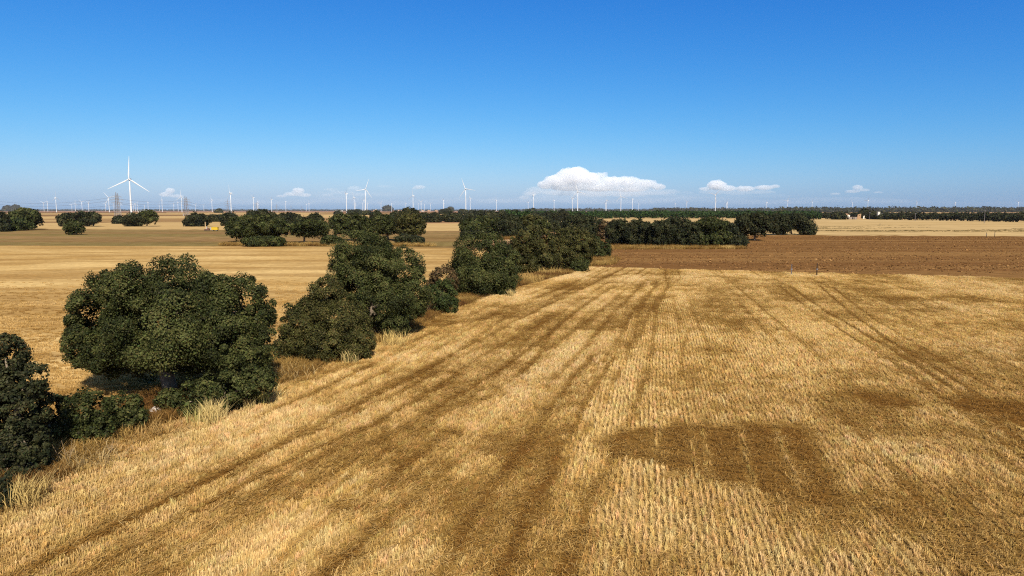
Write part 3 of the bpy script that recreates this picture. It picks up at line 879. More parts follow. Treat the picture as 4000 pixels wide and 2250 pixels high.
tree('right one of two round dark green shrubs, next to the pale rocks', (480, 1680), [(480, 1605, 72, 72, 0), (450, 1650, 60, 50, -10), (520, 1640, 45, 50, -10)], 'shrub', group=HG)
tree('widest oak, a broad dome with a bare grey trunk beside its own shade', (672, 1538),
     [(720, 1150, 175, 125, 20), (500, 1140, 125, 100, 0), (390, 1250, 125, 125, 10), (335, 1340, 70, 100, 0), (925, 1215, 125, 125, 10), (985, 1330, 80, 130, 0), (660, 1280, 240, 150, -90), (850, 1330, 130, 110, -80),
      (465, 1372, 130, 82, -45), (425, 1415, 75, 55, -20), (630, 1375, 120, 65, -70), (900, 1365, 120, 85, -40), (770, 1400, 90, 55, -60), (985, 1390, 60, 60, -10), (700, 1260, 260, 150, 120), (560, 1330, 200, 110, 130)],
     group=HG, trunk=0.36)
tree('wide low shrub spreading in front of the widest oak', (850, 1615), [(1000, 1490, 70, 62, 55), (880, 1530, 105, 72, 10), (760, 1555, 90, 60, -10), (655, 1565, 42, 40, -10), (740, 1600, 60, 35, -30)], 'shrub', group=HG)
tree('small yellowish green sapling at the right foot of the widest oak', (1030, 1450), [(1025, 1385, 28, 30, 0), (1005, 1415, 30, 28, 0)], 'shrub', pal='bright', group=HG)
tree('conical dense bush to the right of the widest oak', (1270, 1400), [(1275, 1160, 65, 75, 0), (1250, 1220, 90, 80, 0), (1190, 1280, 95, 90, 0), (1330, 1270, 100, 100, 0), (1180, 1345, 100, 60, -10), (1380, 1340, 85, 70, -10), (1270, 1340, 120, 70, -40)], 'bush', pal='olive', group=HG)
tree('tallest hedge oak, stepping down to the right, foliage to the ground', (1470, 1310),
     [(1420, 1000, 115, 92, 20), (1370, 1060, 75, 80, 0), (1480, 1060, 100, 110, -30), (1560, 1060, 85, 85, 0), (1400, 1110, 85, 85, -40), (1620, 1140, 60, 95, -10), (1560, 1160, 85, 80, -40), (1480, 1190, 110, 85, -70), (1540, 1260, 65, 55, -70), (1590, 1215, 45, 40, -50), (1440, 1200, 60, 80, -20)],
     group=HG)
tree('reddish brown half bare shrub right of the tallest hedge oak', (1720, 1195), [(1735, 1090, 52, 48, 10), (1700, 1130, 40, 45, 10)], 'shrub', pal='brown', group=HG, cover=1.5)
tree('small green bush under the reddish brown shrub', (1740, 1225), [(1730, 1160, 55, 58, 0), (1755, 1190, 38, 38, -8)], 'shrub', pal='green', group=HG)
tree('round dark oak right of the reddish shrub, third big crown of the hedge', (1890, 1150), [(1880, 1005, 105, 82, 0), (1825, 1070, 70, 80, 0), (1950, 1050, 75, 90, 0), (1890, 1090, 110, 75, -30), (1840, 1130, 60, 40, -20), (1950, 1125, 60, 40, -20)], group=HG)
tree('tall rounded oak with yellowish top behind the third big hedge crown', (2090, 1062), [(2085, 955, 82, 66, 0), (2055, 1010, 58, 58, 0), (2120, 1005, 56, 62, 0), (2085, 1020, 70, 45, -20)], pal='olive', group=HG)
tree('olive brown oak leaning toward the end of the hedge', (2220, 1050), [(2210, 935, 60, 46, 10), (2270, 955, 55, 50, 0), (2195, 990, 55, 55, 0), (2250, 1005, 55, 45, 0)], pal='olive', group=HG)
tree('small bush at the foot of the olive brown oak', (2275, 1062), [(2270, 1038, 30, 24, 0), (2250, 1045, 25, 20, 0)], 'shrub', pal='oak', group=HG)
tree('dark bushy oak that ends the hedge beside the ploughed field', (2345, 1010), [(2350, 972, 36, 36, 0), (2315, 965, 36, 40, 0), (2340, 990, 40, 22, -5)], group=HG)

# --- second row, left of centre
MG = 'oaks of the second row'


def atree(label, x0, x1, yt, yc, base, pal='oak', group=MG, name='holm_oak', n=7, **k):
    return tree(label, base, auto(x0, x1, yt, yc, NT[0] * 3 + 5, n), name, pal, group, **k)


atree('dark round oak behind the left end of the second row', 864, 926, 835, 884, (895, 882), 'dark')
atree('domed oak rising behind the largest second row crown', 950, 1085, 828, 880, (1020, 893), 'dark')
atree('long low oak behind the gap in the second row', 1055, 1190, 838, 884, (1120, 889), 'dark')
atree('small oak top behind the pale trunked oak', 1200, 1262, 840, 880, (1230, 890), 'dark')
atree('largest oak at the left end of the second row', 878, 1132, 845, 930, (1000, 946), 'oak', n=10)
atree('low shrub at the foot of the largest second row oak', 945, 1115, 928, 962, (1030, 961), 'oak', name='shrub')
atree('second row oak with a pale grey trunk showing', 1130, 1290, 862, 922, (1188, 948), 'oak')
atree('second row oak with daylight under its left side', 1284, 1388, 842, 912, (1312, 938), 'oak')
atree('dark low shrub in front of the daylight gap', 1255, 1335, 926, 961, (1295, 959), 'oak', name='shrub')
atree('second row oak hidden behind the tallest hedge oak', 1352, 1455, 845, 925, (1400, 940), 'oak')
atree('second row oak with a forked trunk right of the tallest hedge oak', 1440, 1562, 843, 915, (1517, 938), 'oak')
atree('right end oak of the second row with a hanging crown', 1540, 1660, 835, 918, (1570, 942), 'olive')
atree('undergrowth bush below the right end oak', 1545, 1630, 918, 950, (1590, 949), 'dark', name='shrub')
atree('small round shrub standing free in front of the right end oak', 1612, 1656, 929, 959, (1635, 957), 'dark', name='shrub')
atree('tall dark oak behind the right end of the second row', 1560, 1636, 816, 866, (1600, 872), 'dark')
atree('oak top just left of the tall dark one', 1522, 1592, 830, 870, (1556, 880), 'dark')
atree('domed oak top between two far turbines', 1448, 1492, 829, 862, (1470, 874), 'dark')
atree('small dark oak top above the second row', 1368, 1402, 838, 870, (1385, 884), 'dark')

# --- hedge line across the middle distance
NG = 'oaks of the far hedge in the middle'
for lab, x0, x1, yt, yc, by, pal in (('leftmost bush of the far middle hedge', 1640, 1678, 837, 868, 869, 'dark'), ('flat bush second in the far middle hedge', 1674, 1722, 838, 868, 869, 'dark'), ('tallest bush of the far middle hedge', 1727, 1782, 833, 867, 868, 'dark'),
                                     ('small bush right of the tallest far middle one', 1774, 1806, 839, 867, 868, 'dark'), ('low bush touching the middle oak group', 1804, 1850, 842, 866, 867, 'dark'), ('round top over the middle oak group, leftmost', 1852, 1900, 828, 856, 862, 'dark'),
                                     ('round top over the middle oak group, second', 1895, 1940, 831, 856, 862, 'dark'), ('round top over the middle oak group, third', 1938, 1985, 832, 856, 862, 'dark'), ('dark oak standing in front of the pine belt', 2178, 2218, 829, 863, 863, 'dark'),
                                     ('bushy oak left of the dark one at the pine belt', 2120, 2182, 836, 864, 864, 'dark'), ('oak behind the middle group toward the pine belt', 2060, 2125, 838, 864, 866, 'dark')):
    atree(lab, x0, x1, yt, yc, ((x0 + x1) / 2, by), pal, NG)

# --- middle group right of centre
PG = 'oaks of the middle group'
atree('leftmost oak of the middle group with a short dark trunk', 1800, 1852, 857, 914, (1820, 931), 'oak', PG)
atree('low shrub at the left foot of the middle group', 1797, 1900, 905, 936, (1850, 934), 'dark', PG, 'shrub')
atree('wide oak of the middle group, second from its left end', 1838, 1962, 846, 922, (1900, 926), 'oak', PG)
atree('oak in the centre of the middle group', 1940, 2052, 844, 926, (2000, 929), 'dark', PG)
atree('oak of the middle group above the yellowish hedge top', 2028, 2125, 843, 915, (2075, 928), 'olive', PG)
atree('right end oak of the middle group', 2082, 2150, 860, 915, (2115, 930), 'oak', PG)
atree('small dark bush behind the hedge near the pale field', 2138, 2200, 868, 900, (2170, 905), 'dark', PG, 'shrub')
tree('dome shaped oak sloping down to the right behind the hedge end', (2280, 932), [(2262, 872, 58, 30, 0), (2225, 895, 38, 34, 0), (2310, 888, 50, 36, 0), (2345, 905, 28, 28, 0), (2290, 905, 60, 26, -10)], pal='dark', group=PG)
tree('leafless reddish shrub between the domed oak and the thicket', (2364, 934), [(2362, 888, 18, 24, 0), (2352, 915, 20, 18, 0)], 'shrub', 'brown', PG, cover=0.8)

# --- dense thicket right of centre
RG = 'oaks of the right thicket'
for lab, x0, x1, yt, yc, b, pal in (
        ('oak behind the thicket poking above its middle', 2595, 2672, 852, 900, (2632, 935), 'dark'), ('left end oak of the right thicket', 2366, 2466, 860, 960, (2415, 957), 'dark'), ('second oak of the right thicket from its left end', 2440, 2545, 861, 964, (2492, 962), 'dark'),
        ('third oak of the right thicket, near its middle', 2528, 2640, 863, 966, (2584, 964), 'dark'), ('middle oak of the right thicket, right of the poking top', 2620, 2742, 864, 966, (2680, 964), 'dark'), ('broadest oak of the right thicket with the highest top', 2690, 2862, 856, 966, (2776, 963), 'oak'),
        ('oak at the right shoulder of the thicket', 2782, 2882, 868, 966, (2832, 963), 'dark')):
    atree(lab, x0, x1, yt, yc, b, pal, RG, n=9)
atree('low round shrub at the right end of the thicket', 2848, 2917, 918, 968, (2882, 966), 'dark', RG, 'shrub')

SG = 'oaks at the edge of the ploughed field'
atree('lone round oak on a bare trunk beside the ploughed field', 2872, 3016, 835, 918, (2947, 939), 'dark', SG, n=9, trunk=.32)
atree('oak just right of the lone round one', 2998, 3086, 838, 914, (3040, 917), 'dark', SG)
atree('oak with two slim trunks and light between them', 3058, 3152, 837, 898, (3093, 916), 'dark', SG, trunk=.28)
atree('small round oak at the right end of the field edge trees', 3120, 3186, 863, 918, (3155, 917), 'dark', SG)

# --- left distance
LG = 'oaks scattered over the left fields'
atree('oak cut by the left edge in the far fields', -60, 36, 834, 905, (-5, 904), 'dark', LG)
atree('big rounded oak near the left edge of the far fields', 28, 156, 817, 900, (95, 896), 'oak', LG, n=9)
atree('greener bush in front of the big rounded left oak', 15, 115, 858, 900, (65, 900), 'green', LG, 'shrub')
atree('low left part of the oak pair behind the small leaning tree', 226, 305, 842, 884, (265, 884), 'dark', LG)
atree('oak whose crown reaches right over a short trunk', 282, 391, 832, 878, (364, 884), 'dark', LG)
tree('small tree on a thin base alone on the fallow field', (281, 917), [(285, 885, 30, 20, 0), (305, 893, 14, 14, 0), (272, 895, 18, 16, 0), (277, 905, 14, 10, 0)], pal='oak', group=LG)
atree('small low round bush left of the round oak pair', 448, 481, 854, 876, (465, 874), 'dark', LG, 'shrub')
atree('left oak of the round pair, foliage to the ground', 485, 566, 840, 884, (525, 884), 'dark', LG)
atree('right oak of the round pair on a clear stem', 546, 606, 830, 868, (574, 884), 'oak', LG)
atree('broad dark oak behind the yellow container', 718, 818, 840, 885, (770, 884), 'dark', LG)
atree('small round bush right of the broad dark oak', 816, 848, 848, 868, (832, 866), 'dark', LG, 'shrub')
atree('tiny bush between the small round one and the second row', 853, 864, 851, 858, (858, 857), 'dark', LG, 'shrub', n=4)
BG = 'tiny bushes on the far plain'
for lab, x, yt, yb, w in (('tiny flat bush left of a far turbine on the plain', 1322, 835, 840, 10), ('tiny round bush left of the small tree by a turbine', 1372, 832, 838.5, 8.5), ('small dark tree at the foot of a far turbine', 1390, 828, 839, 13), ('tiny bush between two near turbine feet', 1408, 835, 840, 10),
                          ('tiny bush at the foot of the middle tall turbine', 1433, 834, 840, 12), ('tiny bush in front of a far turbine right of the village', 1734, 828.5, 836, 12), ('tiny dark bush right of the village trees', 1748, 825, 832, 12), ('tiny bush just left of the central tall turbine foot', 1806, 829.5, 836, 9),
                          ('tiny low bush touching the central tall turbine foot', 1816, 831, 836, 8), ('tiny bush right of the central tall turbine foot', 1842, 832.5, 836.5, 6), ('tiny bush at the left start of the pine belt', 2010, 829.5, 836, 12), ('tiny dark bush left of a turbine over the pines', 2080, 825, 831, 8),
                          ('tiny dark dot of a bush left of the second tall turbine', 855.5, 829.5, 831.5, 3)):
    atree(lab, x - w, x + w, yt, yb, (x, yb), 'dark', BG, 'shrub', n=4)

FG = 'trees around the ruined farm'
atree('dark bushy oak hiding the left half of the old farmhouse', 3252, 3300, 839, 857, (3276, 857.5), 'dark', FG)
atree('tall dark oak behind the adobe gable ruin', 3358, 3398, 826, 852, (3378, 853), 'dark', FG)
atree('round dark oak left of the water tower', 3396, 3420, 834, 856, (3408, 856.5), 'dark', FG)
atree('low dark bush against the leg of the water tower', 3434, 3464, 848, 858, (3450, 857), 'dark', FG, 'shrub')

# --- woods seen as masses
def wood(name, label, spots, pal, leaf, seed, cover=0.7):
    """one mass of many small crowns; spots: (X, Y, height, radius)"""
    B = []
    r = random.Random(seed)
    for X, Y, h, rad in spots:
        B.append((X, Y, h * .55, rad, rad, h * .48))
        B.append((X + r.uniform(-.5, .5) * rad, Y - .3 * rad, h * .72, rad * .6, rad * .6, h * .3))
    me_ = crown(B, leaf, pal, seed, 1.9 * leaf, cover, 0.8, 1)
    return tag(link(name, me_), label, kind='stuff')


sp = []
r0 = random.Random(3)
for row in range(5):
    x = 1960.0
    while x < 3200:
        yb = 862 - 9.0 * min(1, max(0, (x - 2100) / 300)) - row * 3.6 + 4 * max(0, (x - 2950) / 250)
        X, Y = G(x, yb)
        h = r0.uniform(5.5, 7.5) + (1.4 if r0.random() < .08 else 0)
        sp.append((X, Y, h, r0.uniform(2.2, 3.2)))
        x += r0.uniform(4.2, 6.0) * F / Y
wood('pine_belt', 'belt of young green pines across the middle distance', sp, 'pine', 1.5, 11)
sp = []
for row in range(4):
    x = 3170.0
    while x < 4300:
        yb = 855.5 + 15 * max(0, (x - 3300) / 900) - row * 3.4
        if not (3275 < x < 3450 and row < 1) and not (3285 < x < 3400 and row < 2):
            X, Y = G(x, yb); sp.append((X, Y, r0.uniform(3.8, 6.8), r0.uniform(2.6, 4.2)))
        x += r0.uniform(5.5, 9.0) * F / Y
wood('dark_wood', 'dark oak wood behind the pale field on the right', sp, 'dark', 1.3, 12)
sp = []
for yb, xa, xb, ha, hb, gap in ((824.8, -300, 4300, 7, 10, 13), (825.6, 2050, 4300, 6, 9, 12), (827.5, 2550, 4300, 5, 8, 14), (829, 3050, 4300, 5, 8, 22), (825.4, 2110, 2360, 17, 24, 16)):
    x = xa
    while x < xb:
        X, Y = G(x, yb)
        sp.append((X, Y, r0.uniform(ha, hb), r0.uniform(.7, 1.2) * gap * Y / F * .62)); x += gap * r0.uniform(.6, 1.2)
wood('distant_treeline', 'thin dark line of woods along the horizon', sp, 'dark', 12.0, 13, 0.6)
for lab, x, yt, w in (('two tall poplars on the left horizon, right one', 64, 814.5, 3), ('two tall poplars on the left horizon, left one', 58, 816, 2), ('single slim tree far left on the horizon', 29, 817, 2.5), ('round grey green tree over the village', 1513, 814.5, 11), ('round tree at the right end of the village', 1759, 819, 5)):
    atree(lab, x - w, x + w, yt, 825, (x, 826), 'dark', 'lone trees on the horizon', n=4)
# ------------------------------------------------------------------ dry clumps, twigs and rocks along the hedge


def clump(label, px, py, h, n, spread, seed, c=(0.60, 0.46, 0.19), lean=0.25):
    g = G(px, py)
    me_ = blade_mesh('grass_clump', n, (spread, spread), h, 0.034, lean, CLUMP, bend=0.25, seed=seed)
    o_ = link('grass_clump', me_, loc=(*g, 0)); o_.rotation_euler = (0, 0, seed)
    a = me_.color_attributes['tint']; buf = np.empty(len(me_.vertices) * 4, np.float32); a.data.foreach_get('color', buf)
    buf = buf.reshape(-1, 4); buf[:, :3] *= np.array(c) * 1.1; a.data.foreach_set('color', buf.ravel())
    if spread > .5:
        o_.name = 'matted_grass'
        return tag(o_, label, kind='stuff')
    return tag(o_, label, 'grass clump', 'tall dry grass clumps beside the hedge')


CLUMP = tint_mat('pale_reed', 'GEOMETRY', transl=0.3, spec=0.03)
clump('big pale grass clump in front of the wide low shrub', 832, 1652, 1.15, 240, .26, 1)
clump('greenish pale grass tuft at the left of the big pale clump', 800, 1652, .9, 110, .25, 2, (.44, .38, .13))
clump('upright pale grass tuft at the right end of the wide low shrub', 965, 1600, .8, 120, .25, 3)
clump('greenish grass tuft near the right end of the wide low shrub', 1018, 1580, 1.0, 120, .24, 4, (.46, .40, .13))
clump('small bent grass tuft right of the widest oak shrub', 1068, 1556, .8, 100, .3, 5, (.55, .42, .17), .5)
clump('pale grass tuft below the conical bush', 1368, 1418, 1.0, 140, .25, 6)
clump('long golden grass clump between conical bush and tallest hedge oak', 1535, 1348, 1.2, 220, .6, 7, (.58, .42, .15), .45)
clump('golden grass tuft under the small green bush', 1760, 1226, 1.2, 190, .18, 8, (.60, .44, .16))
clump('pale grass tuft at the foot of the third big hedge crown', 1995, 1162, 1.0, 170, .13, 9)
clump('broad golden grass mound behind the third big hedge crown', 2060, 1100, 1.4, 320, 1.1, 10, (.52, .34, .11), .4)
clump('low golden grass line before the yellowish oak', 2150, 1072, 1.3, 260, 1.2, 11, (.55, .37, .12), .4)
clump('bushy straw clump at the bottom left edge', 85, 1975, .95, 330, .38, 12, (.50, .36, .13), .4)
clump('flattened straw clump beside the bottom left bush', 190, 1880, .6, 240, .5, 13, (.46, .32, .13), .8)
clump('matted grey gold grass below the pair of round shrubs', 330, 1800, .55, 420, .8, 14, (.40, .29, .13), .9)
clump('tangled brown grass below the pale rocks', 620, 1690, .6, 420, .9, 15, (.38, .24, .085), .8)
clump('thin dry grass between the widest oak and the conical bush', 1090, 1475, .7, 300, .9, 16, (.42, .30, .13), .7)
TWIG = plain('bare_twig', (0.30, 0.21, 0.11), .8, .1, .2, 9)


def twig(label, px, py, h, seed, n=9, mat=TWIG):
    g = G(px, py); r = random.Random(seed); m = MB()
    for i in range(n):
        a = r.uniform(0, 6.28); t = r.uniform(.1, .6)
        d = Vector((math.cos(a) * math.sin(t), math.sin(a) * math.sin(t), math.cos(t)))
        L_ = h * r.uniform(.6, 1.1); p1 = d * L_ * .5; p2 = d * L_ + Vector((r.uniform(-.1, .1), 0, r.uniform(0, .1)))
        m.tube([(0, 0, -.02), p1, p2], [.013, .009, .005], 5)
        for k in range(2):
            e = Vector((r.uniform(-1, 1), r.uniform(-1, 1), r.uniform(.4, 1))).normalized()
            m.tube([p1, p1 + e * L_ * .3], [.007, .004], 4)
    return tag(m.build('dead_shrub', mat, loc=(*g, 0)), label, 'dead shrub')


twig('grey leafless twigs sticking up before the left edge oak', 112, 1868, 1.05, 4, 10, plain('grey_twig', (.20, .16, .12), .8, .1))
twig('pale dead sapling leaning in the verge below the round shrubs', 262, 1822, 1.25, 5, 4)
twig('small dead bush on the field edge below the round shrubs', 432, 1778, .6, 6, 6)
twig('reddish dry twigs under the brown shrub of the hedge', 1670, 1225, 1.1, 7, 16, plain('red_twig', (.33, .19, .12), .8, .1))
ROCK = plain('pale_rock', (0.52, 0.46, 0.40), .9, .1, .25, 5)


def rock(label, px, py, sx, sy, sz, seed):
    bm_ = bmesh.new(); bmesh.ops.create_icosphere(bm_, subdivisions=2, radius=1); r = random.Random(seed)
    for v_ in bm_.verts:
        k = 1 + .18 * math.sin(v_.co.x * 4 + seed) + .14 * math.sin(v_.co.y * 5 + 2 * seed) + r.uniform(-.07, .07)
        v_.co = Vector((v_.co.x * sx * k, v_.co.y * sy * k, v_.co.z * sz * k))
    me_ = bpy.data.meshes.new('rock'); bm_.to_mesh(me_); bm_.free(); me_.materials.append(ROCK)
    return tag(link('rock', me_, loc=(*G(px, py), sz * .4)), label, 'rock', 'pale rocks of the hedge bank')


rock('largest pale rock beside the right round shrub', 605, 1618, .42, .3, .24, 1)
rock('small pale stone left of the largest rock', 560, 1602, .16, .14, .12, 2)
rock('flat pale rock right of the largest one, under the wide shrub', 645, 1605, .28, .2, .12, 3)
rock('pale stone half in shade below the small black bush', 228, 1772, .22, .16, .12, 4)
rock('little white stone beside the half shaded stone', 262, 1752, .12, .1, .08, 5)

# ------------------------------------------------------------------ marker posts, utility poles
def post(name, label, px, py, ytop, wid, mat, foot=None, cap=None, cat='post', arm=False):
    g = G(px, py); top, mp = at_depth(px, ytop, g[1]); h = max(.4, top[2])
    root = empty(name, (*g, 0)); tag(root, label, cat, 'posts and poles in the fields')
    MB().tube([(0, 0, -.1), (0.0, 0, h)], [wid / 2, wid * .42], 8).build('shaft', mat, root)
    if foot: MB().box((0, 0, .06), (foot, foot * .8, .22), taper=.9).build('foot_slab', CONC, root)
    if arm: MB().box((0, 0, h - .35), (1.7, .16, .16)).box((-.75, 0, h - .15), (.1, .1, .3)).box((.75, 0, h - .15), (.1, .1, .3)).box((0, 0, h + .1), (.1, .1, .3)).build('crossarm', STEEL, root)
    if cap: MB().box((0, 0, h * .55), (wid * 1.5, wid * 1.5, .12)).build('collar', STEEL, root)
    return root


post('marker_post', 'dark marker post at the far edge of the near stubble', 3190, 1079, 1028, .17, WOOD, .55, True)
post('marker_post', 'grey marker post left of the dark one at the stubble edge', 3091, 1076, 1031, .15, GREYW, .6, True)
post('marker_post', 'thin post in the pale field below the white water tank', 3437, 884, 872, .22, WOOD, None, True)
post('marker_post', 'left one of two thin posts at the far edge of the ploughed field', 3853, 925, 908, .18, WOOD, None, True)
post('marker_post', 'right one of two thin posts at the far edge of the ploughed field', 3885, 926, 904, .18, WOOD, None, True)
for lab, x, yb, yt in (('utility pole left of the ruined farmhouse', 3254.5, 853, 825), ('utility pole right behind the leaning ruined gable', 3377, 853, 823), ('utility pole between ruin and water tank', 3396.5, 858, 830), ('utility pole right of the water tank', 3444, 856, 832),
                       ('utility pole standing at the front edge of the dark wood', 3574.5, 863, 833), ('tallest utility pole, far right in the pale field', 3844, 872.5, 822)):
    post('utility_pole', lab, x, yb, yt, .42, GREYW, None, None, 'utility pole', True)
post('marker_post', 'thin white pole on the far left plain', 716, 843, 835, .6, WHITE, None, True)

# ------------------------------------------------------------------ rig with tall mast and yellow container on the fallow field
YEL = plain('yellow_paint', (0.52, 0.34, 0.02), .5, .3, .06, 1)
DRK = plain('dark_rubber', (0.03, 0.025, 0.022), .8, .2)
RUST = plain('rusty_steel', (0.15, 0.07, 0.04), .7, .3, .3, 3)
TANP = plain('tan_paint', (0.50, 0.33, 0.16), .6, .3, .1, 2)
GRYP = plain('grey_paint', (0.30, 0.30, 0.29), .5, .3, .1, 2)
g = G(838, 901.5)
root = tag(empty('site_container', (*g, 0)), 'small yellow container trailer on the fallow field edge', 'container')
MB().box((.3, 0, 1.15), (3.05, 1.5, 1.3)).build('body', YEL, root)
MB().box((.3, 0, 1.84), (3.2, 1.6, .09)).box((.3, 0, .46), (3.2, 1.5, .09)).build('frame', plain('dark_yellow', (.30, .2, .03), .6, .3), root)
MB().box((-1.5, 0, 1.1), (.5, 1.5, 1.45)).build('end_panel', GRYP, root)
for k in (-.75, -.1, .55, 1.2): MB().box((k + .15, -.765, 1.15), (.05, .03, 1.1)).build('rib', YEL, root)
for sx in (-.55, 1.15):
    for sy in (-.55, .55):
        w_ = MB().tube([(sx, sy - .1, .28), (sx, sy + .1, .28)], .28, 14).build('wheel', DRK, root)
        MB().tube([(sx, sy - .115, .28), (sx, sy + .115, .28)], .13, 10).build('rim', GRYP, w_)
MB().box((-2.1, 0, .4), (1.0, .12, .1)).build('drawbar', RUST, root)
g = G(808, 900.6)
root = tag(empty('drilling_rig', (*g, 0)), 'brown machine with a tall tan mast left of the yellow container', 'machine')
for sy in (-.6, .6):
    tr = MB().prism([(-1.0, .0), (1.35, .0), (1.55, .25), (1.35, .5), (-1.0, .5), (-1.2, .25)], 'y', sy - .18, sy + .18).build('track', DRK, root)
    for k in (-.8, -.1, .6, 1.2): MB().tube([(k, sy - .2, .25), (k, sy + .2, .25)], .16, 10).build('wheel', RUST, tr)
MB().box((.15, 0, .62), (2.3, 1.3, .3)).build('chassis', RUST, root)
MB().box((.75, 0, 1.05), (.95, 1.1, .65), taper=.85).build('engine_cover', RUST, root)
MB().box((.15, 0, 1.25), (.4, .7, .95)).build('control_stand', GRYP, root)
MB().tube([(-.45, 0, .6), (-.55, 0, 2.4)], .13, 8).tube([(-.25, 0, .6), (-.32, 0, 2.2)], .08, 8).build('mast', TANP, root)
MB().box((-.62, 0, 3.3), (.34, .3, 2.1), taper=.7).build('mast_head', TANP, root)
MB().tube([(.35, 0, 1.3), (-.05, 0, 1.9), (-.45, 0, 2.3)], .06, 6).build('ram', GRYP, root)

# ------------------------------------------------------------------ buildings
WALLW = plain('white_wall', (0.60, 0.56, 0.48), .9, .1, .08, .5)
ADOBE = plain('adobe_wall', (0.33, 0.20, 0.105), .95, .1, .2, .8)
STONE = plain('stone_wall', (0.24, 0.19, 0.15), .95, .1, .3, 1.0)
TILE = plain('clay_tiles', (0.34, 0.20, 0.12), .9, .1, .25, 1.5)
DARKO = plain('dark_opening', (0.02, 0.018, 0.016), .9, .05)


def gable_house(root, w, d, h, rise, wall, roof, z=0.0, ov=.3):
    b = MB().prism([(-d / 2, z), (d / 2, z), (d / 2, z + h), (0, z + h + rise), (-d / 2, z + h)], 'x', -w / 2, w / 2).build('wall', wall, root)
    m = MB()
    for s in (-1, 1):
        a, e = Vector((0, 0, z + h + rise + .06)), Vector((0, s * (d / 2 + ov), z + h - rise * ov / (d / 2) + .06))
        x = w / 2 + ov
        m.add([(-x, a.y, a.z), (x, a.y, a.z), (x, e.y, e.z), (-x, e.y, e.z), (-x, a.y, a.z + .16), (x, a.y, a.z + .16), (x, e.y, e.z + .16), (-x, e.y, e.z + .16)],
              [(0, 1, 2, 3), (4, 5, 6, 7), (0, 1, 5, 4), (1, 2, 6, 5), (2, 3, 7, 6), (3, 0, 4, 7)])
    m.build('roof', roof, root)
    return b


g = G(3308, 854.5); s_ = g[1] / F
root = tag(empty('farmhouse', (g[0], g[1] + 8, 0), R(8)), 'old farmhouse with a clay tile roof and white gable wall', 'house')
gable_house(root, 9.0, 6.5, 4.6, 1.5, ADOBE, TILE)
MB().box((4.6, 0, 2.4), (.25, 6.3, 4.6)).build('gable_wall', WALLW, root)
MB().box((4.4, -3.3, 2.4), (3.0, .2, 4.4)).build('front_wall', WALLW, root)
f_ = MB().box((4.2, -3.44, 3.0), (.9, .08, .9)).build('window', DARKO, root)
MB().box((4.2, -3.5, 2.5), (1.1, .12, .1)).build('sill', STONE, f_)
g = G(3331, 857)
root = tag(empty('ruined_shed', (*g, 0)), 'low roofless stone shed with dark doorways before the farmhouse', 'ruin')
m = MB()
for a, b in ((-4.6, -.9), (.35, .9), (1.75, 4.4)): m.box(((a + b) / 2, 0, 1.35), (b - a, .5, 2.7))
m.box((0, 0, 2.55), (9.2, .52, .34)).box((-4.4, 2.5, 1.2), (.45, 4.6, 2.4)).box((4.3, 2.5, 1.0), (.45, 4.6, 2.0)).box((0, 5, 1.1), (9, .45, 2.2)).build('wall', STONE, root)
for x in (-.27, 1.32): MB().box((x, .35, 1.2), (1.1, .1, 2.3)).build('doorway', DARKO, root)
g = G(3355, 855.5)
root = tag(empty('ruined_gable', (*g, 0)), 'orange adobe gable end with one square window hole', 'ruin')
MB().prism([(-2.4, 0), (2.0, 0), (2.3, 5.6), (1.2, 6.3), (.2, 5.7), (-1.6, 5.4), (-2.0, 3.2)], 'y', -.3, .3).build('wall', ADOBE, root)
MB().box((.1, -.31, 4.2), (.8, .08, 1.0)).build('window', DARKO, root)
MB().prism([(0.3, 0), (4.5, 0), (4.5, 1.2), (.3, 4.4)], 'x', 1.9, 2.4).build('side_wall', ADOBE, root)
g = G(3373, 855)
root = tag(empty('ruined_pillar', (*g, 0)), 'slim broken white wall piece right of the adobe gable', 'ruin')
MB().prism([(-.6, 0), (.8, 0), (1.1, 3.6), (.4, 4.0), (.1, 3.2), (-.5, 3.5)], 'y', -.3, .3).build('wall', WALLW, root)
g = G(3430, 857)
root = tag(empty('water_tank', (*g, 0)), 'white block shaped water tower with a thin leg above the wood', 'water tower')
MB().box((0, 0, 6.3), (2.5, 2.5, 4.2)).build('tank', WALLW, root)
for z in (5.0, 6.3, 7.6): MB().box((0, 0, z), (2.56, 2.56, .12)).build('band', STONE, root)
MB().box((.5, 0, 2.2), (.9, .9, 4.2)).build('leg', WALLW, root)
MB().box((0, 0, 8.5), (2.7, 2.7, .2)).build('lid', WALLW, root)
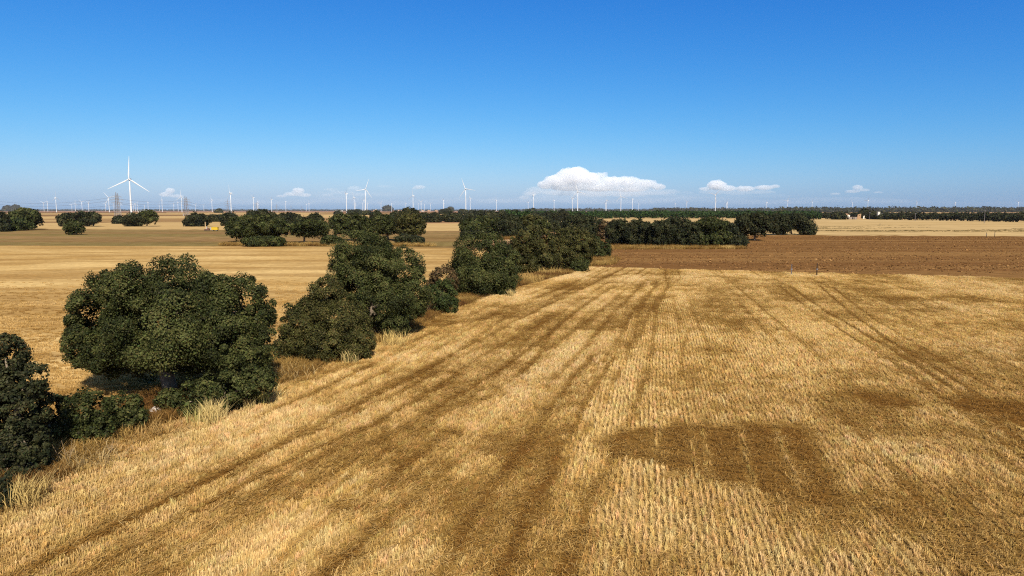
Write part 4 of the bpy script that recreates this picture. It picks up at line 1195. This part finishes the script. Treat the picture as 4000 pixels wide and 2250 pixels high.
# far white sheds and village
for lab, x0, x1, yb, yt, dome in (('long white wall like shed behind the round oak pair', 541, 598, 829, 826.6, True), ('long white shed on the plain left of the village', 1311, 1340, 826.5, 822.6, False)):
    a, b = G(x0, yb), G(x1, yb); t_, mp = at_depth(x0, yt, a[1]); h = max(2, t_[2]); w_ = b[0] - a[0]
    root = tag(empty('white_shed', ((a[0] + b[0]) / 2, a[1], 0)), lab, 'shed')
    MB().box((0, 0, h / 2), (w_, 14, h)).build('wall', WALLW, root)
    MB().box((0, 0, h + .5), (w_ + 2, 16, 1.0), taper=.9).build('roof', WHITE, root)
    if dome: MB().prism([(-24 + i * 5.0 - 10, h + 1 + 9 * math.sin(math.pi * i / 10)) for i in range(11)][::-1], 'y', -6, 6).build('dome', WHITE, root)
VL = 'low houses of the far village'
for i, (x, w_, yt, lab) in enumerate(((1437, 9, 822, 'reddish low house at the left end of the far village'), (1462, 7, 821, 'dull house left of the white church tower in the village'), (1500, 10, 821.5, 'wide low house below the round village tree'), (1537, 9, 821, 'brown roofed house right of the round village tree'),
                                      (1556, 7, 820.5, 'pale house in the middle of the far village'), (1570, 6, 821, 'small white house before the tall dark oak'), (1652, 6, 821, 'white house right of the tall dark oak'), (1675, 9, 821, 'reddish roofed house in the right half of the village'),
                                      (1705, 9, 821.5, 'low reddish house at the right end of the village'), (8, 6, 822, 'tiny white house on the far left horizon'), (30, 4, 823, 'second tiny white house on the far left horizon'))):
    gx = G(x, 826.0); t_, mp = at_depth(x, yt, gx[1]); h = max(5, t_[2])
    root = tag(empty('village_house', (gx[0], gx[1], 0), R(10 * math.sin(i * 2.1))), lab, 'house', VL)
    gable_house(root, w_ * mp, w_ * mp * .5, h * .6, h * .4, WALLW if i in (4, 5, 6, 9, 10) else ADOBE, TILE, ov=.8)
gx = G(1469, 826)
root = tag(empty('church_tower', (*gx, 0)), 'slim white tower rising from the far village', 'tower')
MB().box((0, 0, 13), (10, 10, 26)).build('wall', WALLW, root)
MB().box((0, 0, 27.5), (10.4, 10.4, 3), taper=.3).build('roof', TILE, root)

# ------------------------------------------------------------------ wind turbines
HUB = 90.0


def turbine_meshes():
    tw = MB().tube([(0, 0, -1), (0, 0, 1), (0, 0, 30), (0, 0, 60), (0, 0, 88.2)], [2.15, 2.1, 1.8, 1.5, 1.2], 18).mesh('tower', WHITE, True)
    na = MB().prism([(-2.4, -1.7), (7.6, -1.35), (7.9, .6), (7.2, 1.9), (-1.6, 1.9), (-2.5, .9)], 'y', -1.75, 1.75).mesh('nacelle', WHITE)
    hb = MB().tube([(0, 0, 0), (-.9, 0, 0), (-1.9, 0, 0), (-2.6, 0, 0), (-2.95, 0, 0)], [1.75, 1.75, 1.45, .85, .1], 14).mesh('rotor_hub', WHITE, True)
    m = MB(); secs = []
    for z, ch, th, tws, off in ((0.6, 1.9, 1.9, 0, 0), (3, 2.0, 1.8, 10, .1), (8, 3.5, 1.0, 16, .55), (16, 2.7, .65, 10, .42), (27, 1.9, .38, 5, .3), (37, 1.15, .2, 2, .18), (42, .6, .1, 0, .1), (43.2, .12, .04, 0, 0)):
        t = R(tws); ring = []
        for k in range(10):
            a = 2 * math.pi * k / 10
            y, x = ch / 2 * math.cos(a) + off, th / 2 * math.sin(a)
            ring.append((x * math.cos(t) - y * math.sin(t) * .6, y * math.cos(t) + x * math.sin(t), z))
        secs.append(ring)
    v = [p for ring in secs for p in ring]
    f = [(i * 10 + k, i * 10 + (k + 1) % 10, (i + 1) * 10 + (k + 1) % 10, (i + 1) * 10 + k) for i in range(len(secs) - 1) for k in range(10)]
    f += [tuple(range(10)), tuple(range(10 * (len(secs) - 1), 10 * len(secs)))]
    bl = m.add(v, f).mesh('blade', WHITE, True)
    return tw, na, hb, bl


TW, NA, HBm, BL = turbine_meshes()


def turbine(x, hy, face, roll, label, k=1.0, fat=1.0):
    """x, hy: pixel of the hub; face: angle between rotor axis and the line to the camera (+ = turned to the left); roll: first blade from upright"""
    d = ray(x, hy); t = (HUB - CAMH) / d[2]
    X, Y = d[0] * t, d[1] * t
    to_cam = math.atan2(-Y, -X)
    root = empty('wind_turbine', (X, Y, 0), to_cam - R(face) + math.pi)     # rotor looks along local -X
    tag(root, label, 'wind turbine', 'white wind turbines on the plain')
    o_ = link('tower', TW, root); o_.scale = (fat, fat, 1)
    o_ = link('nacelle', NA, root, (0, 0, HUB)); o_.scale = (fat, fat, fat)
    h_ = link('rotor_hub', HBm, root, (-2.3 * fat, 0, HUB)); h_.scale = (fat,) * 3
    for j in range(3):
        b_ = link('blade', BL, root, (-3.4 * fat, 0, HUB))
        b_.rotation_euler = (-R(roll + 120 * j), 0, 0)
        b_.scale = (0.8 * k, 0.82 * k, k)
    return root


TURB = [
    (505, 700, 20, -4, 'tallest white wind turbine, rotor wide open above the round oak pair', 1.36, 1.12),
    (170, 792, 20, 180, 'small wind turbine with Y shaped rotor, left of two close ones at far left'),
    (184.5, 788.5, 72, 0, 'small wind turbine seen edge on, right of two close ones at far left'),
    (217, 772, -48, 0, 'medium wind turbine at far left with three spread blades'),
    (279.7, 800, 40, -40, 'faint tiny wind turbine left of three turbines above the leaning oak'),
    (293, 794.7, 30, -12, 'small wind turbine above the leaning oak, leftmost of three'),
    (319, 789, 40, 45, 'small wind turbine above the leaning oak, middle of three'),
    (345, 790.8, 50, 60, 'small wind turbine above the leaning oak, rightmost of three'),
    (411.5, 794.5, 30, 85, 'small wind turbine just left of the medium one by the pylon'),
    (423.8, 771.2, 15, 38, 'medium wind turbine just left of the tall lattice pylon'),
    (444, 801.5, 40, -130, 'tiny faint wind turbine directly left of the lattice pylon foot'),
    (468.5, 793, 30, -15, 'small wind turbine between the lattice pylon and the tallest turbine'),
    (520.5, 801, 40, 60, 'tiny wind turbine close right of the tallest turbine tower'),
    (527.5, 796, 40, -60, 'tiny wind turbine second right of the tallest turbine tower'),
    (535.6, 797.6, 40, -25, 'tiny wind turbine third right of the tallest turbine tower'),
    (564, 802, 60, 0, 'faint tiny wind turbine above the long white shed'),
    (577.5, 791.4, 72, 0, 'small wind turbine with one blade upright above the clear stemmed oak'),
    (621.5, 801, 50, 90, 'tiny wind turbine half hidden left of a medium one'),
    (632, 781.3, 65, -5, 'medium wind turbine right of the clear stemmed oak'),
    (678, 796, 40, -30, 'small faint wind turbine left of the close pair by the second pylon'),
    (694.3, 791.4, 70, 0, 'small wind turbine close left of the bigger one by the second pylon'),
    (708, 769, 35, 0, 'medium wind turbine with spread blades beside the second pylon'),
    (762.8, 800, 30, -35, 'tiny wind turbine above the broad dark oak'),
    (795.6, 800.7, 30, -50, 'tiny wind turbine left of the one before the yellow container'),
    (827, 781.3, 60, 12, 'medium wind turbine above the small round bush'),
    (900, 754, 65, 14, 'tall wind turbine over the left end of the second oak row, one blade up'),
    (989, 771.4, 75, 180, 'medium wind turbine edge on, left of two close ones over the largest oak'),
    (1006, 788.3, 70, 5, 'small wind turbine right of two close ones over the largest oak'),
    (1007.5, 794.9, 20, 85, 'small wind turbine with a level blade right behind the close pair'),
    (1060, 778.8, 75, 180, 'medium wind turbine over the gap in the second oak row'),
    (1115.6, 787.5, 75, 0, 'small wind turbine with a stubby rotor over the pale trunked oak'),
    (1196, 799, 80, 0, 'thin faint wind turbine left of a slim one before the white shed'),
    (1206.5, 794.7, 80, 0, 'slim wind turbine with one upright blade before the white shed'),
    (1352.5, 757.2, 80, 178, 'tall wind turbine edge on, right of the white shed'),
    (1383, 772, 60, 18, 'medium wind turbine between two tall ones right of the white shed'),
    (1388, 795, 30, -15, 'small wind turbine tucked right behind the medium one'),
    (1415, 793.4, 75, 10, 'small wind turbine close left of the two nearest centre towers'),
    (1421.5, 781.7, 70, 205, 'wind turbine directly left of and behind the tall left centre one'),
    (1426.3, 739.3, -28, -21, 'second tallest wind turbine left of centre with a blade to the right'),
    (1435.7, 794, 70, 12, 'small wind turbine close right of the tall left centre one'),
    (1488, 794, 40, -38, 'small wind turbine over the village left of the round tree'),
    (1529.5, 794, 75, 180, 'small wind turbine over the village right of the round tree'),
    (1585, 795.7, 80, 0, 'small slim wind turbine left of the one behind the tall dark oak'),
    (1613, 764, 55, 0, 'tall wind turbine rising behind the tall dark oak'),
    (1633.5, 795, 60, 10, 'small wind turbine first right of the tall dark oak'),
    (1644.8, 788, 40, 180, 'small wind turbine with V shaped rotor right of the tall dark oak'),
    (1658, 798, 80, 0, 'tiny slim wind turbine right of the V shaped one'),
    (1681.8, 796.5, 50, 60, 'tiny wind turbine right of the village houses'),
    (1732, 781.9, 75, 175, 'medium wind turbine alone left of the central tall one'),
    (1733.8, 794, 75, 5, 'small wind turbine hidden behind the lone medium one'),
    (1819, 737.8, 28, 21, 'central tall wind turbine with one dark lower blade'),
    (1836.5, 774, 68, 17, 'medium wind turbine close right of the central tall one'),
    (1938.7, 781.9, 80, 0, 'medium wind turbine standing alone under thin cloud, left of the large cloud'),
    (2063, 790.5, 60, 200, 'small wind turbine at the left foot of the large cloud'),
    (2084.5, 761.7, 75, 0, 'tall wind turbine before the left edge of the large cloud'),
    (2164.5, 782.8, 80, 8, 'medium wind turbine alone under the large cloud'),
    (2237, 775.6, 50, 50, 'medium wind turbine close left of the tall one before the large cloud'),
    (2257, 748.6, 20, 14, 'tall wind turbine with open rotor before the large cloud'),
    (2365, 793.7, 60, -30, 'small wind turbine left of two close ones at the large cloud right side'),
    (2370, 782.5, 50, 20, 'medium wind turbine right of two close ones at the large cloud right side'),
    (2426, 767.9, 20, 14, 'tall wind turbine with open rotor at the right end of the large cloud'),
    (2470.5, 777.5, 75, 4, 'medium wind turbine edge on at the right end of the large cloud'),
    (2495, 796.5, 60, -5, 'small wind turbine right of the edge on one'),
    (2637.5, 795.2, 50, 10, 'small wind turbine above the left part of the thicket'),
    (2683, 789, 50, -75, 'small wind turbine with a level left blade above the thicket'),
    (2795.5, 760.7, 30, -48, 'tall wind turbine below the right cloud with two raised blades'),
    (2838, 793.7, 60, 0, 'small wind turbine left of two touching ones right of the tall one'),
    (2841.7, 791.2, 40, 100, 'small wind turbine right of two touching ones right of the tall one'),
    (2995.6, 791, 60, 0, 'small wind turbine above the lone round oak'),
    (3077, 783.4, 30, -27, 'medium wind turbine with raised left blade above the slim trunk oak'),
    (3172.7, 789.6, 60, 200, 'small wind turbine right of the field edge trees'),
    (3330, 792, 40, -100, 'small wind turbine above the old farmhouse'),
    (3391, 782.8, 50, -28, 'medium wind turbine above the ruins, left of the water tower'),
    (3582.5, 789, 50, 30, 'small wind turbine above the pole at the dark wood'),
    (3732, 791.8, 70, 0, 'small wind turbine above the dark wood left of the tallest pole'),
    (3978, 789.6, 60, 60, 'small wind turbine at the right picture edge'),
]
for t in TURB:
    turbine(*t[:5], *(t[5:] if len(t) > 5 else ()))


# ------------------------------------------------------------------ lattice pylons and power lines
def pylon_mesh(h=38.0):
    m = MB(); r_ = .17
    prof = [(0, 3.4), (9, 2.6), (18, 1.8), (26, 1.15), (38, .25)]
    wd = lambda z: float(np.interp(z, [p[0] for p in prof], [p[1] for p in prof]))
    for sx in (-1, 1):
        for sy in (-1, 1):
            m.tube([(sx * w_, sy * w_, z) for z, w_ in prof], r_, 4)
    zs = [0, 5, 9, 13.5, 18, 22, 26, 30, 34]
    for a, b in zip(zs[:-1], zs[1:]):
        for sx in (-1, 1):
            for ax in (0, 1):
                p = (-wd(a), sx * wd(a), a); q_ = (wd(b), sx * wd(b), b); p2 = (wd(a), sx * wd(a), a); q2 = (-wd(b), sx * wd(b), b)
                if ax: p, q_, p2, q2 = [(y, x, z) for x, y, z in (p, q_, p2, q2)]
                m.tube([p, q_], .09, 3); m.tube([p2, q2], .09, 3)
    return m.mesh('lattice_tower', STEEL)


def arm_mesh(half, z):
    m = MB()
    for s in (-1, 1):
        m.tube([(0, 0, z), (s * half, 0, z + .2)], .13, 4); m.tube([(0, 0, z + 1.6), (s * half, 0, z + .2)], .10, 4)
        m.tube([(s * half, 0, z + .2), (s * half, 0, z - 2.0)], .12, 5)
    return m.mesh('crossarm', STEEL)


PY = pylon_mesh(); ARMS = [arm_mesh(7.2, 22), arm_mesh(9.0, 27), arm_mesh(6.0, 32)]
PYL = [(-40, 764, 'lattice pylon just outside the left edge carrying the power line'), (452, 751, 'front one of the two tall lattice pylons left of the tallest turbine'), (459, 755, 'rear one of the two tall lattice pylons left of the tallest turbine'),
       (722, 766, 'lattice pylon right of the medium turbine over the far fields, front of two'), (728.5, 769, 'lattice pylon right of the medium turbine over the far fields, rear of two'), (888, 779, 'lattice pylon left of the tall turbine at the second row'), (1001, 788, 'lattice pylon behind the close turbine pair'),
       (1080, 796, 'small lattice pylon right of the medium turbine over the gap'), (1136.5, 801, 'tiny lattice pylon far along the power line'), (1178, 804, 'tiny lattice pylon near the white shed, end of the line')]
pos = []
for x, yt, lab in PYL:
    d = ray(x, yt); t = (38 - CAMH) / d[2]; X, Y = d[0] * t, d[1] * t
    pos.append((X, Y))
line_idx = [0, 1, 3, 5, 6, 7, 8, 9]
for i, (x, yt, lab) in enumerate(PYL):
    X, Y = pos[i]
    root = tag(empty('lattice_pylon', (X, Y, 0), R(15)), lab, 'pylon', 'lattice pylons of the power line')
    link('lattice_tower', PY, root)
    for am in ARMS: link('crossarm', am, root)
WIRE = plain('power_wire', (0.10, 0.10, 0.11), .5, .3)
cr, sr = math.cos(R(15)), math.sin(R(15))
for lab, off, z in (('upper sagging power line across the left sky', -6.0, 30), ('lower sagging power line across the left sky', 7.2, 20), ('middle sagging power line across the left sky', -9.0, 25)):
    m = MB()
    for a, b in zip(line_idx[:-1], line_idx[1:]):
        A = Vector((pos[a][0] + off * cr, pos[a][1] + off * sr, z)); B = Vector((pos[b][0] + off * cr, pos[b][1] + off * sr, z))
        sag = min(9.0, (B - A).length * .018)
        m.tube([A.lerp(B, k / 10) - Vector((0, 0, 4 * sag * (k / 10) * (1 - k / 10))) for k in range(11)], .11, 4)
    tag(m.build('power_line', WIRE), lab, 'power line')

# ------------------------------------------------------------------ clouds: closed bodies of scattering droplets, far outside the haze
def cloud_mat(name, dens):
    m_ = bpy.data.materials.new(name); m_.use_nodes = True; nt = m_.node_tree
    nt.nodes.remove(nt.nodes['Principled BSDF'])
    v_ = nt.nodes.new('ShaderNodeVolumeScatter'); v_.inputs['Color'].default_value = (1, 1, 1, 1); v_.inputs['Anisotropy'].default_value = -0.15; v_.inputs['Density'].default_value = dens
    nt.links.new(v_.outputs[0], nt.nodes['Material Output'].inputs['Volume'])
    return m_


CL_D, CL_M, CL_T, CL_S = cloud_mat('cloud_dense', .0034), cloud_mat('cloud_soft', .0010), cloud_mat('cloud_thin', .00022), cloud_mat('cloud_small', .0026)


def cloud(label, lumps, D, mat, seed, voxel=70.0, small=1.0):
    """lumps: pixel ellipses (x, y, rx, ry); each becomes a heap of puffs at distance D, fused into one closed skin"""
    r = random.Random(seed); B = []
    for x, y, rx, ry in lumps:
        c, mp = at_depth(x, y, D)
        B.append((*c, rx * mp, ry * mp * 1.2, ry * mp))
        for k in range(int(10 * small)):
            a = r.uniform(0, 2 * math.pi); e = r.uniform(-.3, 1.0); s = r.uniform(.22, .42)
            ce = math.sqrt(max(0, 1 - e * e))
            B.append((c[0] + rx * mp * math.cos(a) * ce * .85, c[1] + ry * mp * math.sin(a) * ce, c[2] + ry * mp * e * .82, s * ry * mp * r.uniform(1, 1.7), s * ry * mp, s * ry * mp))
    o0 = np.array(B)[:, :3].mean(0)
    iv, jf = ICO[2]; V, Fc = [], []
    for i, b in enumerate(B):
        V.append(iv * np.array(b[3:]) + np.array(b[:3]) - o0); Fc.append(jf + i * len(iv))
    me_ = np_mesh('cloud', np.vstack(V), np.vstack(Fc))
    o_ = link('cloud', me_, loc=o0)
    md = o_.modifiers.new('fuse', 'REMESH'); md.mode = 'VOXEL'; md.voxel_size = voxel
    dg = bpy.context.evaluated_depsgraph_get()
    m2 = bpy.data.meshes.new_from_object(o_.evaluated_get(dg)); o_.modifiers.clear(); o_.data = m2
    m2.materials.clear(); m2.materials.append(mat)
    return tag(o_, label, 'cloud', 'white clouds low over the horizon')


cloud('large white cumulus cloud right of centre', [(2240, 692, 66, 36), (2180, 708, 56, 28), (2205, 682, 30, 22), (2255, 668, 36, 17), (2300, 700, 54, 28), (2345, 688, 26, 14), (2365, 678, 11, 7), (2135, 722, 40, 18), (2390, 712, 60, 22), (2450, 712, 60, 22), (2520, 718, 50, 18), (2570, 730, 34, 13), (2230, 728, 100, 20), (2340, 730, 100, 20), (2460, 735, 90, 16)], 30000, CL_D, 1, 48, 2.4)
cloud('soft lower body of the large cumulus', [(2110, 742, 60, 15), (2200, 748, 100, 18), (2320, 752, 120, 18), (2450, 752, 110, 17), (2560, 750, 70, 14), (2620, 748, 40, 10), (2070, 755, 34, 11)], 31500, CL_M, 2, 55, 1.6)
cloud('soft grey white skirt under the large cumulus', [(2150, 758, 95, 14), (2290, 760, 150, 16), (2440, 758, 150, 15), (2590, 758, 70, 10), (2680, 752, 40, 7)], 33000, cloud_mat('cloud_skirt', .0005), 22, 60, 1.5)
cloud('thin haze bank below the large cumulus', [(2120, 778, 120, 16), (2300, 782, 170, 18), (2500, 780, 170, 16), (2640, 772, 90, 12)], 36000, CL_T, 21)
cloud('right flat topped white cloud with a rounded head', [(2800, 724, 40, 20), (2755, 738, 30, 8), (2840, 736, 40, 12), (2910, 737, 42, 12), (2985, 733, 42, 11), (3028, 728, 22, 8)], 31000, CL_D, 3, 45, 2.0)
cloud('soft underside of the right flat topped cloud', [(2790, 750, 70, 10), (2880, 752, 80, 10), (2970, 750, 70, 9)], 32000, CL_M, 34, 50, 1.3)
cloud('thin haze bank under the right flat topped cloud', [(2700, 765, 90, 10), (2850, 768, 130, 10), (3020, 765, 90, 9)], 34000, CL_T, 4)
cloud('small pointed white cloud far right', [(3350, 732, 22, 10), (3375, 742, 28, 6), (3330, 748, 34, 7), (3262, 757, 24, 5), (3430, 751, 26, 4)], 31000, CL_S, 5, 35, 1.6)
cloud('faint little cloud right of the pointed one', [(3490, 756, 20, 5), (3560, 757, 18, 3)], 32000, CL_T, 6, 45)
cloud('white cloud puff right of the tallest turbine', [(665, 745, 18, 12), (645, 760, 26, 10), (690, 766, 32, 7)], 31000, CL_S, 7, 38, 1.6)
cloud('peaked white cloud left of centre over the second oak row', [(1165, 745, 24, 13), (1145, 758, 40, 9), (1190, 762, 30, 8), (1100, 766, 24, 6)], 31000, CL_S, 8, 38, 1.6)
cloud('faint wispy cloud streak behind the tall left centre turbine', [(1290, 740, 34, 6), (1385, 735, 30, 10), (1340, 752, 60, 7), (1280, 762, 26, 6), (1400, 758, 50, 7)], 32000, CL_M, 9, 45)
cloud('thin flat cloud right of the tall left centre turbine', [(1500, 728, 34, 5), (1535, 731, 26, 3)], 32000, CL_M, 10, 35)
cloud('small oval white cloud above the village', [(1638, 731, 26, 8), (1625, 736, 18, 5)], 31000, CL_S, 11, 35, 1.6)
cloud('small faint cloud low above the village', [(1530, 775, 16, 5), (1578, 776, 12, 5)], 33000, CL_T, 12, 40)
cloud('low pale cloud at the left end of the large cumulus', [(2050, 770, 26, 10), (2080, 755, 26, 9)], 32000, CL_M, 13, 45)
cloud('small pale cloud alone between centre turbines', [(1930, 775, 24, 8), (1985, 788, 16, 6), (1785, 778, 20, 6)], 33000, CL_T, 14, 45)

cloud('long faint cloud bank low over the left horizon', [(x, 788 + 6 * math.sin(x * .013), 150, 10) for x in range(900, 1900, 110)], 42000, CL_T, 31, 90, .6)
cloud('long faint cloud bank low over the right horizon', [(x, 784 + 6 * math.sin(x * .011), 160, 11) for x in range(2000, 3500, 120)], 42000, CL_T, 32, 90, .6)
cloud('pale thin cloud veil behind the tall left centre turbine', [(1330, 770, 120, 12), (1480, 760, 110, 9), (1250, 755, 50, 7)], 38000, CL_T, 33, 70)

# ------------------------------------------------------------------ haze
hm = bpy.data.materials.new('haze'); hm.use_nodes = True; nt = hm.node_tree
nt.nodes.remove(nt.nodes['Principled BSDF'])
pv = nt.nodes.new('ShaderNodeVolumePrincipled')
pv.inputs['Color'].default_value = (0.82, 0.90, 1.0, 1); pv.inputs['Density'].default_value = 1.6e-5; pv.inputs['Anisotropy'].default_value = 0.0
nt.links.new(pv.outputs[0], nt.nodes['Material Output'].inputs['Volume'])
hz = MB().box((0, 6400, 79), (28400, 13800, 161)).build('haze', hm)
tag(hz, 'thin blue haze over the plain', kind='stuff')
